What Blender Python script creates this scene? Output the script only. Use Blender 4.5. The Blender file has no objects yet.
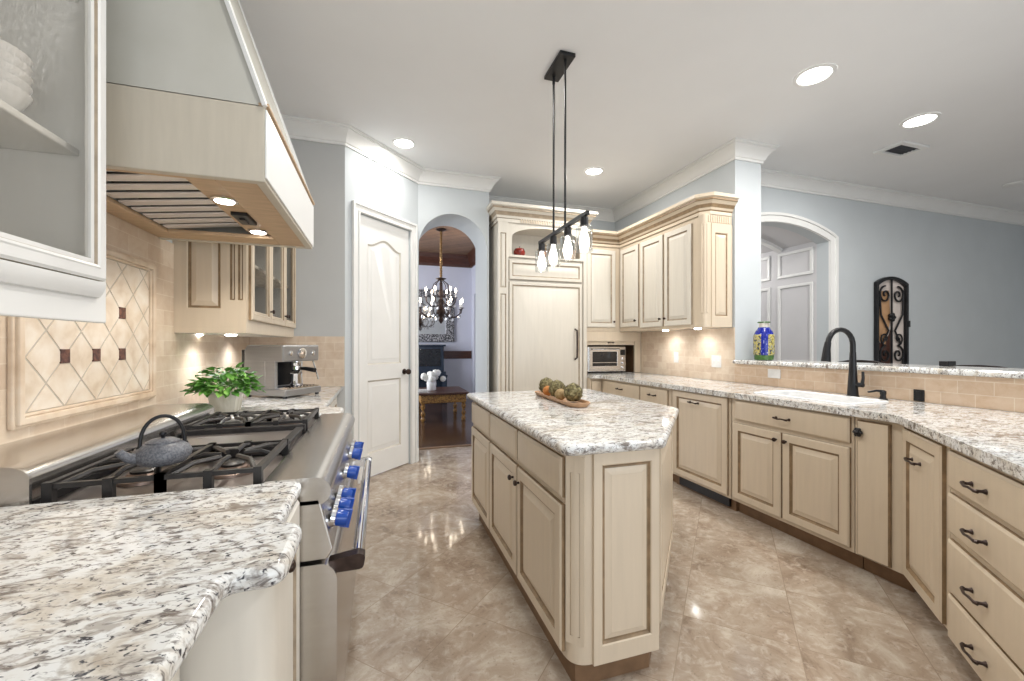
import bpy, bmesh, math, random
from mathutils import Matrix, Vector
random.seed(7)
S = bpy.context.scene
C = S.collection
PI = math.pi
R = math.radians

# ------------------------------------------------------------------ camera, world, exposure
cam_d = bpy.data.cameras.new('camera')
cam = bpy.data.objects.new('camera', cam_d)
C.objects.link(cam)
cam_d.sensor_width = 36.0
cam_d.lens = 36.0 * 415 / 1024
cam_d.shift_y = 4.5 / 1024
cam_d.clip_start = 0.02
cam.location = (0, 0, 1.27)
cam.rotation_euler = (R(90), 0, -math.atan(132 / 415))
S.camera = cam

world = bpy.data.worlds.new('world')
S.world = world
world.use_nodes = True
bg = world.node_tree.nodes['Background']
bg.inputs[0].default_value = (0.86, 0.93, 1.0, 1)
bg.inputs[1].default_value = 0.36
S.view_settings.view_transform = 'Standard'
S.view_settings.look = 'None'
S.view_settings.gamma = 1
S.view_settings.use_curve_mapping = False
S.view_settings.exposure = 0.45

def lamp(name, kind, loc, power, color=(1, 1, 1), size=0.1, rot=(0, 0, 0), spot=None, blend=0.5, size_y=None):
    d = bpy.data.lights.new(name, kind)
    d.energy = power
    d.color = color
    if kind == 'AREA':
        d.size = size
        d.shape = 'DISK'
        if size_y:
            d.shape = 'RECTANGLE'; d.size_y = size_y
    elif kind in ('POINT', 'SPOT'):
        d.shadow_soft_size = size
    if kind == 'SPOT' and spot:
        d.spot_size = spot; d.spot_blend = blend
    o = bpy.data.objects.new(name, d)
    o.location = loc; o.rotation_euler = rot
    C.objects.link(o)
    return o

# added soft fill behind the camera, tilted up to lift the ceiling
lamp('rear_fill', 'AREA', (1.6, -2.7, 1.2), 62, (0.90, 0.95, 1.0), 4.5, (R(112), 0, 0), size_y=1.8)
CEIL = 3.18
CANS = [(2.93, 2.15), (4.37, 2.31), (0.216, 4.05), (2.24, 4.07), (0.55, 0.9), (2.6, 0.3), (6.4, 0.9), (0.75, 2.6)]  # the last four positions get lamps but no fixture
for q, watt in zip(CANS, (22, 20, 6.5, 13, 14, 20, 16, 13)):
    lamp('recessed_lamp', 'AREA', (q[0], q[1], CEIL - 0.025), watt, (1.0, 0.97, 0.92), 0.16)

lamp('hall_fill', 'POINT', (4.3, 5.0, 2.4), 14, (1, .97, .93), .08)  # added fill lamp to brighten the hallway, no fixture there
lamp('dining_fill', 'AREA', (-1.5, 7.6, 1.7), 85, (0.93, 0.95, 1.0), 2.2, (0, R(-90), 0), size_y=1.8)  # added area lamp to brighten the dining room, no window built
# ------------------------------------------------------------------ materials
def new_mat(name):
    m = bpy.data.materials.new(name); m.use_nodes = True
    nt = m.node_tree
    b = nt.nodes['Principled BSDF']
    return m, nt, b
def N(nt, t, **kw):
    n = nt.nodes.new(t)
    for k, v in kw.items():
        if k in n.inputs: n.inputs[k].default_value = v
        else: setattr(n, k, v)
    return n
def ramp(nt, fac, stops, interp='LINEAR'):
    n = nt.nodes.new('ShaderNodeValToRGB')
    n.color_ramp.interpolation = interp
    while len(n.color_ramp.elements) < len(stops): n.color_ramp.elements.new(0.5)
    for e, (p, c) in zip(n.color_ramp.elements, stops):
        e.position = p; e.color = (c[0], c[1], c[2], 1)
    nt.links.new(fac, n.inputs[0])
    return n.outputs[0]
def coords(nt, scale=(1, 1, 1), rot=(0, 0, 0), loc=(0, 0, 0)):
    t = N(nt, 'ShaderNodeTexCoord'); m = N(nt, 'ShaderNodeMapping')
    m.inputs['Scale'].default_value = scale; m.inputs['Rotation'].default_value = rot; m.inputs['Location'].default_value = loc
    nt.links.new(t.outputs['Object'], m.inputs[0])
    return m.outputs[0]
def noise(nt, vec, scale, detail=4, rough=0.55, dist=0.0):
    n = N(nt, 'ShaderNodeTexNoise', Scale=scale, Detail=detail, Roughness=rough, Distortion=dist)
    nt.links.new(vec, n.inputs['Vector'])
    return n.outputs[0]
def mix(nt, fac, a, b, blend='MIX'):
    n = nt.nodes.new('ShaderNodeMix'); n.data_type = 'RGBA'; n.blend_type = blend
    for s, v in ((0, fac), (6, a), (7, b)):
        if hasattr(v, 'links'): nt.links.new(v, n.inputs[s])
        elif s == 0: n.inputs[0].default_value = v
        else: n.inputs[s].default_value = (v[0], v[1], v[2], 1)
    return n.outputs[2]
def bump(nt, b, h, strength=0.2, dist=0.01):
    n = N(nt, 'ShaderNodeBump', Strength=strength, Distance=dist)
    nt.links.new(h, n.inputs['Height']); nt.links.new(n.outputs[0], b.inputs['Normal'])
def plain(name, col, rough=0.5, metal=0.0, var=0.06, vscale=9.0, stretch=(1, 1, 1), spec=0.5):
    m, nt, b = new_mat(name)
    v = noise(nt, coords(nt, stretch), vscale, 3)
    lo = tuple(c * (1 - var) for c in col); hi = tuple(min(1, c * (1 + var)) for c in col)
    nt.links.new(ramp(nt, v, [(0.3, lo), (0.7, hi)]), b.inputs['Base Color'])
    b.inputs['Roughness'].default_value = rough; b.inputs['Metallic'].default_value = metal
    b.inputs['Specular IOR Level'].default_value = spec
    return m
def emit(name, col, strength):
    m, nt, b = new_mat(name)
    b.inputs['Base Color'].default_value = (*col, 1)
    b.inputs['Emission Color'].default_value = (*col, 1); b.inputs['Emission Strength'].default_value = strength
    return m
def glass(name, tint=(1, 1, 1), gloss=0.12, rough=0.02, seedy=False):
    m = bpy.data.materials.new(name); m.use_nodes = True; nt = m.node_tree
    nt.nodes.remove(nt.nodes['Principled BSDF'])
    out = nt.nodes['Material Output']
    t = N(nt, 'ShaderNodeBsdfTransparent'); t.inputs[0].default_value = (*tint, 1)
    g = N(nt, 'ShaderNodeBsdfGlossy'); g.inputs['Roughness'].default_value = rough
    lw = N(nt, 'ShaderNodeLayerWeight', Blend=0.25)
    ad = N(nt, 'ShaderNodeMath', operation='MULTIPLY_ADD'); nt.links.new(lw.outputs['Facing'], ad.inputs[0])
    ad.inputs[1].default_value = 0.35 if not seedy else 0.06; ad.inputs[2].default_value = gloss
    mx = N(nt, 'ShaderNodeMixShader'); nt.links.new(ad.outputs[0], mx.inputs[0])
    nt.links.new(t.outputs[0], mx.inputs[1]); nt.links.new(g.outputs[0], mx.inputs[2])
    nt.links.new(mx.outputs[0], out.inputs[0])
    if seedy:
        bp = N(nt, 'ShaderNodeBump', Strength=0.6, Distance=0.01)
        nt.links.new(noise(nt, coords(nt, (1, 1, .35)), 90, 3), bp.inputs['Height']); nt.links.new(bp.outputs[0], g.inputs['Normal'])
    return m
def make_granite():
    m, nt, b = new_mat('granite')
    v = coords(nt, (1.0, 1.7, 1.3), (0.0, 0, 0.6))
    big = noise(nt, v, 6, 5, 0.62, 0.8)
    base = ramp(nt, big, [(0.28, (0.42, 0.36, 0.29)), (0.38, (0.64, 0.60, 0.54)), (0.47, (0.77, 0.77, 0.75)), (0.66, (0.80, 0.815, 0.83)), (0.78, (0.55, 0.57, 0.60))])
    mid = noise(nt, v, 24, 4, 0.6, 0.5)
    fm = ramp(nt, mid, [(0.53, (0, 0, 0)), (0.62, (0.85, 0.85, 0.85))])
    c1 = mix(nt, fm, base, (0.42, 0.385, 0.35))
    sm = noise(nt, coords(nt, (1.0, 2.2, 1.5), (0, 0, 0.5), (3, 1, 2)), 34, 4, 0.6, 0.9)
    fs = ramp(nt, sm, [(0.535, (0, 0, 0)), (0.64, (0.9, 0.9, 0.9))])
    c2 = mix(nt, fs, c1, (0.165, 0.145, 0.135))
    sm2 = noise(nt, coords(nt, (1.3, 1.8, 1.5), (0, 0, 0.8), (9, 4, 2)), 62, 3, 0.55, 0.5)
    fs2 = ramp(nt, sm2, [(0.595, (0, 0, 0)), (0.665, (1, 1, 1))])
    c3 = mix(nt, fs2, c2, (0.055, 0.055, 0.065))
    cr = noise(nt, coords(nt, (1, 2, 1), (0, 0, 0.7), (5, 5, 0)), 8, 6, 0.68, 1.0)
    fr = ramp(nt, cr, [(0.56, (0, 0, 0)), (0.635, (0.85, 0.85, 0.85))])
    c4 = mix(nt, fr, c3, (0.155, 0.125, 0.105))
    nt.links.new(c4, b.inputs['Base Color'])
    b.inputs['Roughness'].default_value = 0.08
    return m
def make_floor():
    m, nt, b = new_mat('travertine_tile')
    sc = 1 / 0.452
    v = coords(nt, (sc, sc, 1), (0, 0, R(45)), (0.401, -0.653, 0))
    sep = N(nt, 'ShaderNodeSeparateXYZ'); nt.links.new(v, sep.inputs[0])
    def fl(i):
        f = N(nt, 'ShaderNodeMath', operation='FLOOR'); nt.links.new(sep.outputs[i], f.inputs[0])
        r_ = N(nt, 'ShaderNodeMath', operation='FRACT'); nt.links.new(sep.outputs[i], r_.inputs[0])
        s = N(nt, 'ShaderNodeMath', operation='SUBTRACT'); nt.links.new(r_.outputs[0], s.inputs[0]); s.inputs[1].default_value = 0.5
        a = N(nt, 'ShaderNodeMath', operation='ABSOLUTE'); nt.links.new(s.outputs[0], a.inputs[0])
        return f.outputs[0], a.outputs[0]
    fx, ax = fl(0); fy, ay = fl(1)
    mxn = N(nt, 'ShaderNodeMath', operation='MAXIMUM'); nt.links.new(ax, mxn.inputs[0]); nt.links.new(ay, mxn.inputs[1])
    gr = N(nt, 'ShaderNodeMath', operation='GREATER_THAN'); nt.links.new(mxn.outputs[0], gr.inputs[0]); gr.inputs[1].default_value = 0.4962
    cb = N(nt, 'ShaderNodeCombineXYZ'); nt.links.new(fx, cb.inputs[0]); nt.links.new(fy, cb.inputs[1])
    wn = N(nt, 'ShaderNodeTexWhiteNoise', noise_dimensions='2D'); nt.links.new(cb.outputs[0], wn.inputs['Vector'])
    ob = N(nt, 'ShaderNodeTexCoord')
    off = N(nt, 'ShaderNodeVectorMath', operation='MULTIPLY_ADD'); nt.links.new(wn.outputs['Color'], off.inputs[0])
    off.inputs[1].default_value = (7, 7, 7); nt.links.new(ob.outputs['Object'], off.inputs[2])
    n1 = noise(nt, off.outputs[0], 3.4, 10, 0.68, 0.9)
    c = ramp(nt, n1, [(0.30, (0.20, 0.145, 0.105)), (0.43, (0.345, 0.265, 0.20)), (0.56, (0.44, 0.365, 0.29)), (0.70, (0.61, 0.545, 0.465))])
    n2 = noise(nt, off.outputs[0], 20, 6, 0.65, 0.6)
    c = mix(nt, ramp(nt, n2, [(0.50, (0, 0, 0)), (0.70, (0.75, 0.75, 0.75))]), c, (0.60, 0.53, 0.45))
    n3 = noise(nt, off.outputs[0], 55, 4, 0.6, 0.3)
    c = mix(nt, ramp(nt, n3, [(0.60, (0, 0, 0)), (0.70, (0.55, 0.55, 0.55))]), c, (0.22, 0.165, 0.12))
    tint = ramp(nt, wn.outputs['Value'], [(0, (0.92, 0.91, 0.90)), (1, (1.0, 1.0, 1.0))])
    c = mix(nt, 1.0, c, tint, 'MULTIPLY')
    c = mix(nt, gr.outputs[0], c, (0.30, 0.23, 0.17))
    nt.links.new(c, b.inputs['Base Color'])
    nt.links.new(ramp(nt, n2, [(0.3, (0.05,) * 3), (0.7, (0.11,) * 3)]), b.inputs['Roughness'])
    return m
def make_splash(name, ax, c1=(0.68, 0.56, 0.43), c2=(0.54, 0.40, 0.285)):
    m, nt, b = new_mat(name)
    t = N(nt, 'ShaderNodeTexCoord'); s = N(nt, 'ShaderNodeSeparateXYZ'); nt.links.new(t.outputs['Object'], s.inputs[0])
    cb = N(nt, 'ShaderNodeCombineXYZ'); nt.links.new(s.outputs[ax], cb.inputs[0]); nt.links.new(s.outputs[2], cb.inputs[1])
    br = N(nt, 'ShaderNodeTexBrick'); nt.links.new(cb.outputs[0], br.inputs['Vector'])
    br.inputs['Scale'].default_value = 1.0
    br.inputs['Brick Width'].default_value = 0.152; br.inputs['Row Height'].default_value = 0.076
    br.inputs['Mortar Size'].default_value = 0.0022; br.inputs['Mortar Smooth'].default_value = 0.3
    br.inputs['Color1'].default_value = (*c1, 1); br.inputs['Color2'].default_value = (*c2, 1)
    br.inputs['Mortar'].default_value = (0.70, 0.60, 0.48, 1)
    n1 = noise(nt, coords(nt), 14, 6, 0.65, 0.4)
    c = mix(nt, 0.35, br.outputs[0], ramp(nt, n1, [(0.3, (0.50, 0.36, 0.26)), (0.5, (0.66, 0.55, 0.44)), (0.75, (0.80, 0.73, 0.64))]))
    nt.links.new(c, b.inputs['Base Color'])
    b.inputs['Roughness'].default_value = 0.5
    bump(nt, b, br.outputs['Fac'], -0.25, 0.003)
    return m
def make_plank(name, cols, ax, width, length, rough, ang=0):
    m, nt, b = new_mat(name)
    v = coords(nt, (1, 1, 1), (0, 0, ang))
    br = N(nt, 'ShaderNodeTexBrick'); nt.links.new(v, br.inputs['Vector'])
    br.inputs['Scale'].default_value = 1.0
    br.inputs['Brick Width'].default_value = length; br.inputs['Row Height'].default_value = width
    br.inputs['Mortar Size'].default_value = 0.006
    br.inputs['Color1'].default_value = (*cols[0], 1); br.inputs['Color2'].default_value = (*cols[1], 1); br.inputs['Mortar'].default_value = (*cols[2], 1)
    g = noise(nt, coords(nt, (1.5, 14, 1), (0, 0, ang)), 5, 5, 0.6, 0.3)
    c = mix(nt, 0.5, br.outputs[0], ramp(nt, g, [(0.3, cols[2]), (0.7, cols[0])]))
    nt.links.new(c, b.inputs['Base Color']); b.inputs['Roughness'].default_value = rough
    return m
def make_brushed(name, col, rough=0.28, stretch=(1, 40, 40)):
    m, nt, b = new_mat(name)
    n1 = noise(nt, coords(nt, stretch), 6, 3)
    nt.links.new(ramp(nt, n1, [(0.3, tuple(c * .9 for c in col)), (0.7, col)]), b.inputs['Base Color'])
    nt.links.new(ramp(nt, n1, [(0.3, (rough * .8,) * 3), (0.7, (rough * 1.25,) * 3)]), b.inputs['Roughness'])
    b.inputs['Metallic'].default_value = 1.0
    return m
def spotted(name, stops, scale, rough=0.4, detail=2, interp='LINEAR', stretch=(1, 1, 1)):
    m, nt, b = new_mat(name)
    nt.links.new(ramp(nt, noise(nt, coords(nt, stretch), scale, detail, 0.5, 0.3), stops, interp), b.inputs['Base Color'])
    b.inputs['Roughness'].default_value = rough
    return m

M = {}
M['cream'] = plain('cream_paint', (0.645, 0.545, 0.42), 0.30, 0, 0.035, 4, (9, 9, 0.7))
M['glaze'] = plain('umber_glaze', (0.27, 0.185, 0.105), 0.45, 0, 0.25, 20)
M['ivory'] = plain('ivory_paint', (0.70, 0.66, 0.585), 0.34, 0, 0.03, 4, (9, 9, 0.7))
M['iglaze'] = plain('taupe_glaze', (0.36, 0.29, 0.21), 0.45, 0, 0.2, 20)
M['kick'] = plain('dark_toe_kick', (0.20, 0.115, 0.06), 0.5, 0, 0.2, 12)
M['wall'] = plain('blue_grey_paint', (0.545, 0.58, 0.60), 0.7, 0, 0.02, 3)
M['wallgrey'] = plain('grey_paint', (0.50, 0.505, 0.50), 0.7, 0, 0.02, 3)
M['ceil'] = plain('ceiling_paint', (0.81, 0.815, 0.82), 0.85, 0, 0.015, 2)
M['trim'] = plain('white_trim_paint', (0.80, 0.80, 0.785), 0.35, 0, 0.02, 4)
M['lav'] = plain('lavender_paint', (0.62, 0.64, 0.74), 0.7, 0, 0.02, 3)
M['hall'] = plain('hall_paint', (0.62, 0.61, 0.62), 0.5, 0, 0.02, 3)
M['granite'] = make_granite()
M['floor'] = make_floor()
M['splash_y'] = make_splash('tumbled_tile_side', 1)
M['splash_x'] = make_splash('tumbled_tile_back', 0)
M['splash_bar'] = make_splash('warm_tumbled_tile', 1, (0.62, 0.44, 0.29), (0.50, 0.33, 0.205))
M['tileframe'] = spotted('beige_marble', [(0.3, (0.52, 0.38, 0.26)), (0.55, (0.68, 0.55, 0.42)), (0.75, (0.76, 0.66, 0.54))], 9, 0.45, 5)
M['tile'] = spotted('cream_marble', [(0.3, (0.60, 0.48, 0.36)), (0.5, (0.72, 0.62, 0.51)), (0.75, (0.82, 0.76, 0.68))], 12, 0.4, 6)
M['grout'] = plain('grout', (0.50, 0.45, 0.38), 0.8)
M['accent'] = spotted('bronze_tile', [(0.4, (0.07, 0.025, 0.018)), (0.7, (0.20, 0.085, 0.055))], 70, 0.35)
M['woodfloor'] = make_plank('dark_wood_floor', ((0.10, 0.055, 0.035), (0.06, 0.031, 0.020), (0.02, 0.011, 0.008)), 0, 0.16, 1.4, 0.16, R(90))
M['woodceil'] = make_plank('ceiling_planks', ((0.34, 0.21, 0.13), (0.15, 0.08, 0.045), (0.03, 0.015, 0.01)), 0, 0.2, 2.0, 0.5, R(45))
M['mahog'] = plain('mahogany', (0.075, 0.028, 0.018), 0.3, 0, 0.3, 6, (1, 1, 8))
M['steel'] = plain('brushed_steel', (0.62, 0.60, 0.575), 0.26, 1.0, 0.04, 5, (1, 1, 12))
M['satin'] = plain('satin_steel', (0.34, 0.34, 0.345), 0.34, 0.7, 0.04, 5, (1, 1, 12))
M['chrome'] = plain('polished_chrome', (0.78, 0.78, 0.80), 0.08, 1.0, 0.02)
M['iron'] = plain('black_cast_iron', (0.030, 0.028, 0.028), 0.38, 0.2, 0.3, 40)
M['black'] = plain('black_metal', (0.016, 0.016, 0.018), 0.35, 0.4, 0.2, 20)
M['bronze'] = plain('oil_rubbed_bronze', (0.055, 0.036, 0.03), 0.32, 0.7, 0.3, 40)
M['blue'] = plain('cobalt_enamel', (0.010, 0.065, 0.36), 0.2, 0, 0.1, 10)
M['kettle'] = spotted('speckled_iron', [(0.4, (0.085, 0.09, 0.105)), (0.6, (0.17, 0.175, 0.195))], 180, 0.38)
M['griddle'] = plain('griddle_steel', (0.36, 0.33, 0.32), 0.38, 1.0, 0.06, 5)
M['burner'] = plain('burner_brass', (0.30, 0.22, 0.18), 0.35, 0.8, 0.2, 30)
M['hoodup'] = spotted('hood_paint', [(0.3, (0.44, 0.43, 0.38)), (0.7, (0.52, 0.51, 0.465))], 3, 0.55, 5)
M['hoodband'] = plain('hood_band_paint', (0.54, 0.49, 0.405), 0.45, 0, 0.04, 5, (9, 9, 1))
M['hoodwood'] = plain('hood_lip_wood', (0.52, 0.36, 0.22), 0.5, 0, 0.12, 8, (1, 6, 1))
M['baffle'] = plain('baffle_steel', (0.70, 0.67, 0.66), 0.35, 0.6, 0.05, 6)
M['glass'] = glass('cabinet_glass', (0.94, 0.93, 0.91), 0.02, 0.25, True)
M['clear'] = glass('clear_glass', (0.95, 0.96, 0.96), 0.10, 0.03)
M['inside'] = spotted('cabinet_inside', [(0.35, (0.50, 0.455, 0.40)), (0.65, (0.72, 0.68, 0.62))], 34, 0.6, 3, stretch=(1, 1, .4))
M['can'] = emit('lamp_white', (1.0, 0.97, 0.92), 12)
M['bulb'] = emit('lamp_bulb', (1.0, 0.90, 0.80), 14)
M['candle'] = emit('candle_bulb', (1.0, 0.86, 0.68), 20)
M['puck'] = emit('puck_lamp', (1.0, 0.98, 0.94), 10)
M['white'] = plain('white_plastic', (0.70, 0.69, 0.67), 0.35)
M['porcelain'] = plain('white_porcelain', (0.82, 0.82, 0.82), 0.15)
M['planter'] = spotted('whitewashed_planter', [(0.35, (0.55, 0.50, 0.42)), (0.6, (0.76, 0.73, 0.66))], 20, 0.6, 4, stretch=(1, 1, .3))
M['leaf'] = spotted('bright_leaf', [(0.3, (0.035, 0.13, 0.02)), (0.55, (0.11, 0.30, 0.045)), (0.8, (0.28, 0.50, 0.11))], 14, 0.45)
M['traywood'] = plain('tray_wood', (0.50, 0.30, 0.17), 0.5, 0, 0.15, 20)
M['choke'] = spotted('artichoke_ball', [(0.35, (0.07, 0.05, 0.025)), (0.5, (0.20, 0.17, 0.07)), (0.7, (0.40, 0.36, 0.20))], 60, 0.7, 3)
M['orange'] = spotted('orange_pomander', [(0.3, (0.42, 0.14, 0.03)), (0.7, (0.62, 0.27, 0.07))], 60, 0.7, 3)
M['tan'] = spotted('tan_pomander', [(0.3, (0.30, 0.19, 0.08)), (0.7, (0.45, 0.33, 0.16))], 60, 0.7, 3)
M['vaseblue'] = spotted('cobalt_glaze', [(0.4, (0.006, 0.012, 0.22)), (0.62, (0.015, 0.03, 0.34)), (0.72, (0.45, 0.50, 0.65))], 60, 0.15)
M['vaseyel'] = spotted('lemon_glaze', [(0.40, (0.03, 0.05, 0.10)), (0.46, (0.40, 0.33, 0.06)), (0.56, (0.58, 0.52, 0.24)), (0.62, (0.06, 0.10, 0.16)), (0.70, (0.60, 0.58, 0.40))], 36, 0.15)
M['vasegreen'] = plain('green_glaze', (0.07, 0.16, 0.04), 0.2, 0, 0.3, 60)
M['dark'] = plain('black_glass', (0.012, 0.013, 0.016), 0.08)
M['apple'] = spotted('red_glaze', [(0.35, (0.12, 0.008, 0.006)), (0.7, (0.32, 0.03, 0.02))], 20, 0.25)
M['copper'] = plain('copper', (0.75, 0.38, 0.25), 0.25, 0.9)
M['gold'] = spotted('carved_gilt_wood', [(0.4, (0.14, 0.06, 0.015)), (0.6, (0.45, 0.24, 0.06))], 50, 0.4, 3)
M['darkblue'] = plain('navy_lacquer', (0.020, 0.030, 0.050), 0.15, 0, 0.2)
M['mirror'] = plain('mirror', (0.75, 0.74, 0.72), 0.05, 1.0, 0.02)
M['mframe'] = spotted('black_silver_frame', [(0.47, (0.02, 0.02, 0.025)), (0.56, (0.40, 0.40, 0.42))], 45, 0.35, 3)
M['flower'] = plain('white_petals', (0.82, 0.82, 0.78), 0.7, 0, 0.1, 40)
M['crystal'] = plain('crystal', (0.75, 0.77, 0.80), 0.05, 0.6)
M['goldmetal'] = plain('antique_gold', (0.35, 0.22, 0.10), 0.35, 0.8, 0.2, 30)
M['seat'] = plain('dark_leather', (0.03, 0.022, 0.02), 0.4, 0, 0.2, 20)
M['viewpale'] = plain('pale_view', (0.70, 0.62, 0.57), 0.5, 0, 0.1, 6)  # patch colour for the view imitated behind the iron scrolls
M['viewtan'] = plain('tan_view', (0.50, 0.29, 0.15), 0.5, 0, 0.15, 6)
M['opendark'] = plain('dark_teal_opening', (0.055, 0.075, 0.085), 0.5)  # tone of the dark open doorway in the dining room
M['ventin'] = plain('vent_dark', (0.05, 0.055, 0.065), 0.6)

# ------------------------------------------------------------------ geometry helpers (all build in world space)
WORLD = {}
def T(name, label, cat, loc=(0, 0, 0), group=None):
    o = bpy.data.objects.new(name, None); C.objects.link(o)
    o.empty_display_size = 0.05
    o.location = loc; WORLD[o.name] = Vector(loc)
    o['label'] = label; o['category'] = cat
    if group: o['group'] = group
    return o
def tag(o, label, cat, group=None):
    o['label'] = label; o['category'] = cat
    if group: o['group'] = group
    return o
def obj(name, bm, mats, parent=None, bevel=0, seg=2, smooth=None, origin=None, blim=40):
    if not isinstance(mats, (list, tuple)): mats = [mats]
    base = WORLD[parent.name] if parent else Vector(origin or (0, 0, 0))
    if base.length: bmesh.ops.translate(bm, verts=bm.verts[:], vec=-base)
    me = bpy.data.meshes.new(name); bm.to_mesh(me); bm.free()
    for m in mats: me.materials.append(M[m])
    if smooth:
        me.polygons.foreach_set('use_smooth', [True] * len(me.polygons))
        me.set_sharp_from_angle(angle=R(smooth))
    o = bpy.data.objects.new(name, me); C.objects.link(o)
    if parent:
        o.parent = parent
    else: o.location = base
    WORLD[o.name] = base.copy()
    if bevel:
        b = o.modifiers.new('edge', 'BEVEL'); b.width = bevel; b.segments = seg; b.limit_method = 'ANGLE'; b.angle_limit = R(blim)
        b.harden_normals = False
    return o
def struct(name, bm, mats, parent=None, **k):
    o = obj(name, bm, mats, parent, **k)
    if not parent: o['kind'] = 'structure'
    return o
def B(): return bmesh.new()
def box(bm, x0, y0, z0, x1, y1, z1, mi=0):
    v = [bm.verts.new(p) for p in ((x0, y0, z0), (x1, y0, z0), (x1, y1, z0), (x0, y1, z0), (x0, y0, z1), (x1, y0, z1), (x1, y1, z1), (x0, y1, z1))]
    for f in ((0, 3, 2, 1), (4, 5, 6, 7), (0, 1, 5, 4), (1, 2, 6, 5), (2, 3, 7, 6), (3, 0, 4, 7)):
        bm.faces.new([v[i] for i in f]).material_index = mi
    return bm
def xf(bm, mat):
    bm.transform(mat); return bm
def frame(loc, rz=0): return Matrix.Translation(Vector(loc)) @ Matrix.Rotation(rz, 4, 'Z')
def prism(bm, outer, a0, a1, plane='XY', holes=(), mi=0):
    """polygon (2D) extruded from a0 to a1; plane XY (along z), XZ (along y), YZ (along x)"""
    def P3(p, a):
        return {'XY': (p[0], p[1], a), 'XZ': (p[0], a, p[1]), 'YZ': (a, p[0], p[1])}[plane]
    tmp = bmesh.new()
    es = []
    for loop in [outer] + list(holes):
        vs = [tmp.verts.new(P3(p, a0)) for p in loop]
        for i in range(len(vs)): es.append(tmp.edges.new((vs[i], vs[(i + 1) % len(vs)])))
    if holes: bmesh.ops.triangle_fill(tmp, edges=es, use_beauty=True)
    else: tmp.faces.new(tmp.verts[:])
    r = bmesh.ops.extrude_face_region(tmp, geom=tmp.faces[:])
    d = Vector(P3((0, 0), a1)) - Vector(P3((0, 0), a0))
    bmesh.ops.translate(tmp, verts=[g for g in r['geom'] if isinstance(g, bmesh.types.BMVert)], vec=d)
    bmesh.ops.recalc_face_normals(tmp, faces=tmp.faces[:])
    for f in tmp.faces: f.material_index = mi
    me = bpy.data.meshes.new('tmp'); tmp.to_mesh(me); tmp.free()
    bm.from_mesh(me); bpy.data.meshes.remove(me)
    return bm
def lathe(bm, prof, seg=24, c=(0, 0, 0), axis='Z', mi=0, cap=True):
    rings = []
    for r, z in prof:
        ring = []
        for i in range(seg):
            a = 2 * PI * i / seg
            p = (r * math.cos(a), r * math.sin(a), z)
            if axis == 'X': p = (z, p[0], p[1])
            elif axis == 'Y': p = (p[0], z, p[1])
            elif axis == '-X': p = (-z, p[0], -p[1])
            elif axis == '-Y': p = (p[0], -z, -p[1])
            ring.append(bm.verts.new((c[0] + p[0], c[1] + p[1], c[2] + p[2])))
        rings.append(ring)
    nf = []
    for a, b in zip(rings, rings[1:]):
        for i in range(seg):
            nf.append(bm.faces.new((a[i], a[(i + 1) % seg], b[(i + 1) % seg], b[i])))
    if cap:
        nf.append(bm.faces.new(rings[0][::-1])); nf.append(bm.faces.new(rings[-1]))
    for f in nf: f.material_index = mi
    bmesh.ops.recalc_face_normals(bm, faces=nf)
    return bm
def tube(bm, pts, r, seg=8, mi=0, flat=None):
    """tube along pts; r number or list"""
    pts = [Vector(p) for p in pts]
    n = len(pts)
    rs = r if isinstance(r, (list, tuple)) else [r] * n
    up = None; rings = []
    for i in range(n):
        t = (pts[min(i + 1, n - 1)] - pts[max(i - 1, 0)]).normalized()
        if up is None:
            up = Vector((0, 0, 1)) if abs(t.z) < 0.9 else Vector((1, 0, 0))
        s = t.cross(up)
        if s.length < 1e-5: s = t.orthogonal()
        s.normalize(); up = s.cross(t).normalized()
        rings.append([bm.verts.new(pts[i] + (s * math.cos(2 * PI * k / seg) + up * math.sin(2 * PI * k / seg)) * rs[i]) for k in range(seg)])
    nf = []
    for a, b in zip(rings, rings[1:]):
        for k in range(seg): nf.append(bm.faces.new((a[k], a[(k + 1) % seg], b[(k + 1) % seg], b[k])))
    nf.append(bm.faces.new(rings[0][::-1])); nf.append(bm.faces.new(rings[-1]))
    for f in nf: f.material_index = mi
    bmesh.ops.recalc_face_normals(bm, faces=nf)
    return bm
def bar(bm, p, q, w, h, mi=0):
    """rectangular bar between p and q, width w (horizontal), height h"""
    p = Vector(p); q = Vector(q); t = (q - p).normalized()
    s = t.cross(Vector((0, 0, 1)))
    if s.length < 1e-4: s = Vector((1, 0, 0))
    s.normalize(); u = s.cross(t).normalized()
    vs = []
    for e in (p, q):
        vs += [bm.verts.new(e + s * a * w / 2 + u * b * h / 2) for a, b in ((-1, -1), (1, -1), (1, 1), (-1, 1))]
    nf = [bm.faces.new([vs[i] for i in f]) for f in ((0, 1, 2, 3), (7, 6, 5, 4), (0, 4, 5, 1), (1, 5, 6, 2), (2, 6, 7, 3), (3, 7, 4, 0))]
    for f in nf: f.material_index = mi
    bmesh.ops.recalc_face_normals(bm, faces=nf)
    return bm
def ball(bm, c, r, seg=16, sq=(1, 1, 1), mi=0):
    k = seg // 2
    prof = [(max(1e-4, r * math.sin(PI * i / k)), -r * math.cos(PI * i / k)) for i in range(k + 1)]
    t = bmesh.new(); lathe(t, prof, seg, cap=True)
    t.transform(Matrix.Translation(Vector(c)) @ Matrix.Diagonal((*sq, 1)))
    for f in t.faces: f.material_index = mi
    me = bpy.data.meshes.new('tmp'); t.to_mesh(me); t.free(); bm.from_mesh(me); bpy.data.meshes.remove(me)
    return bm
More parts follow.
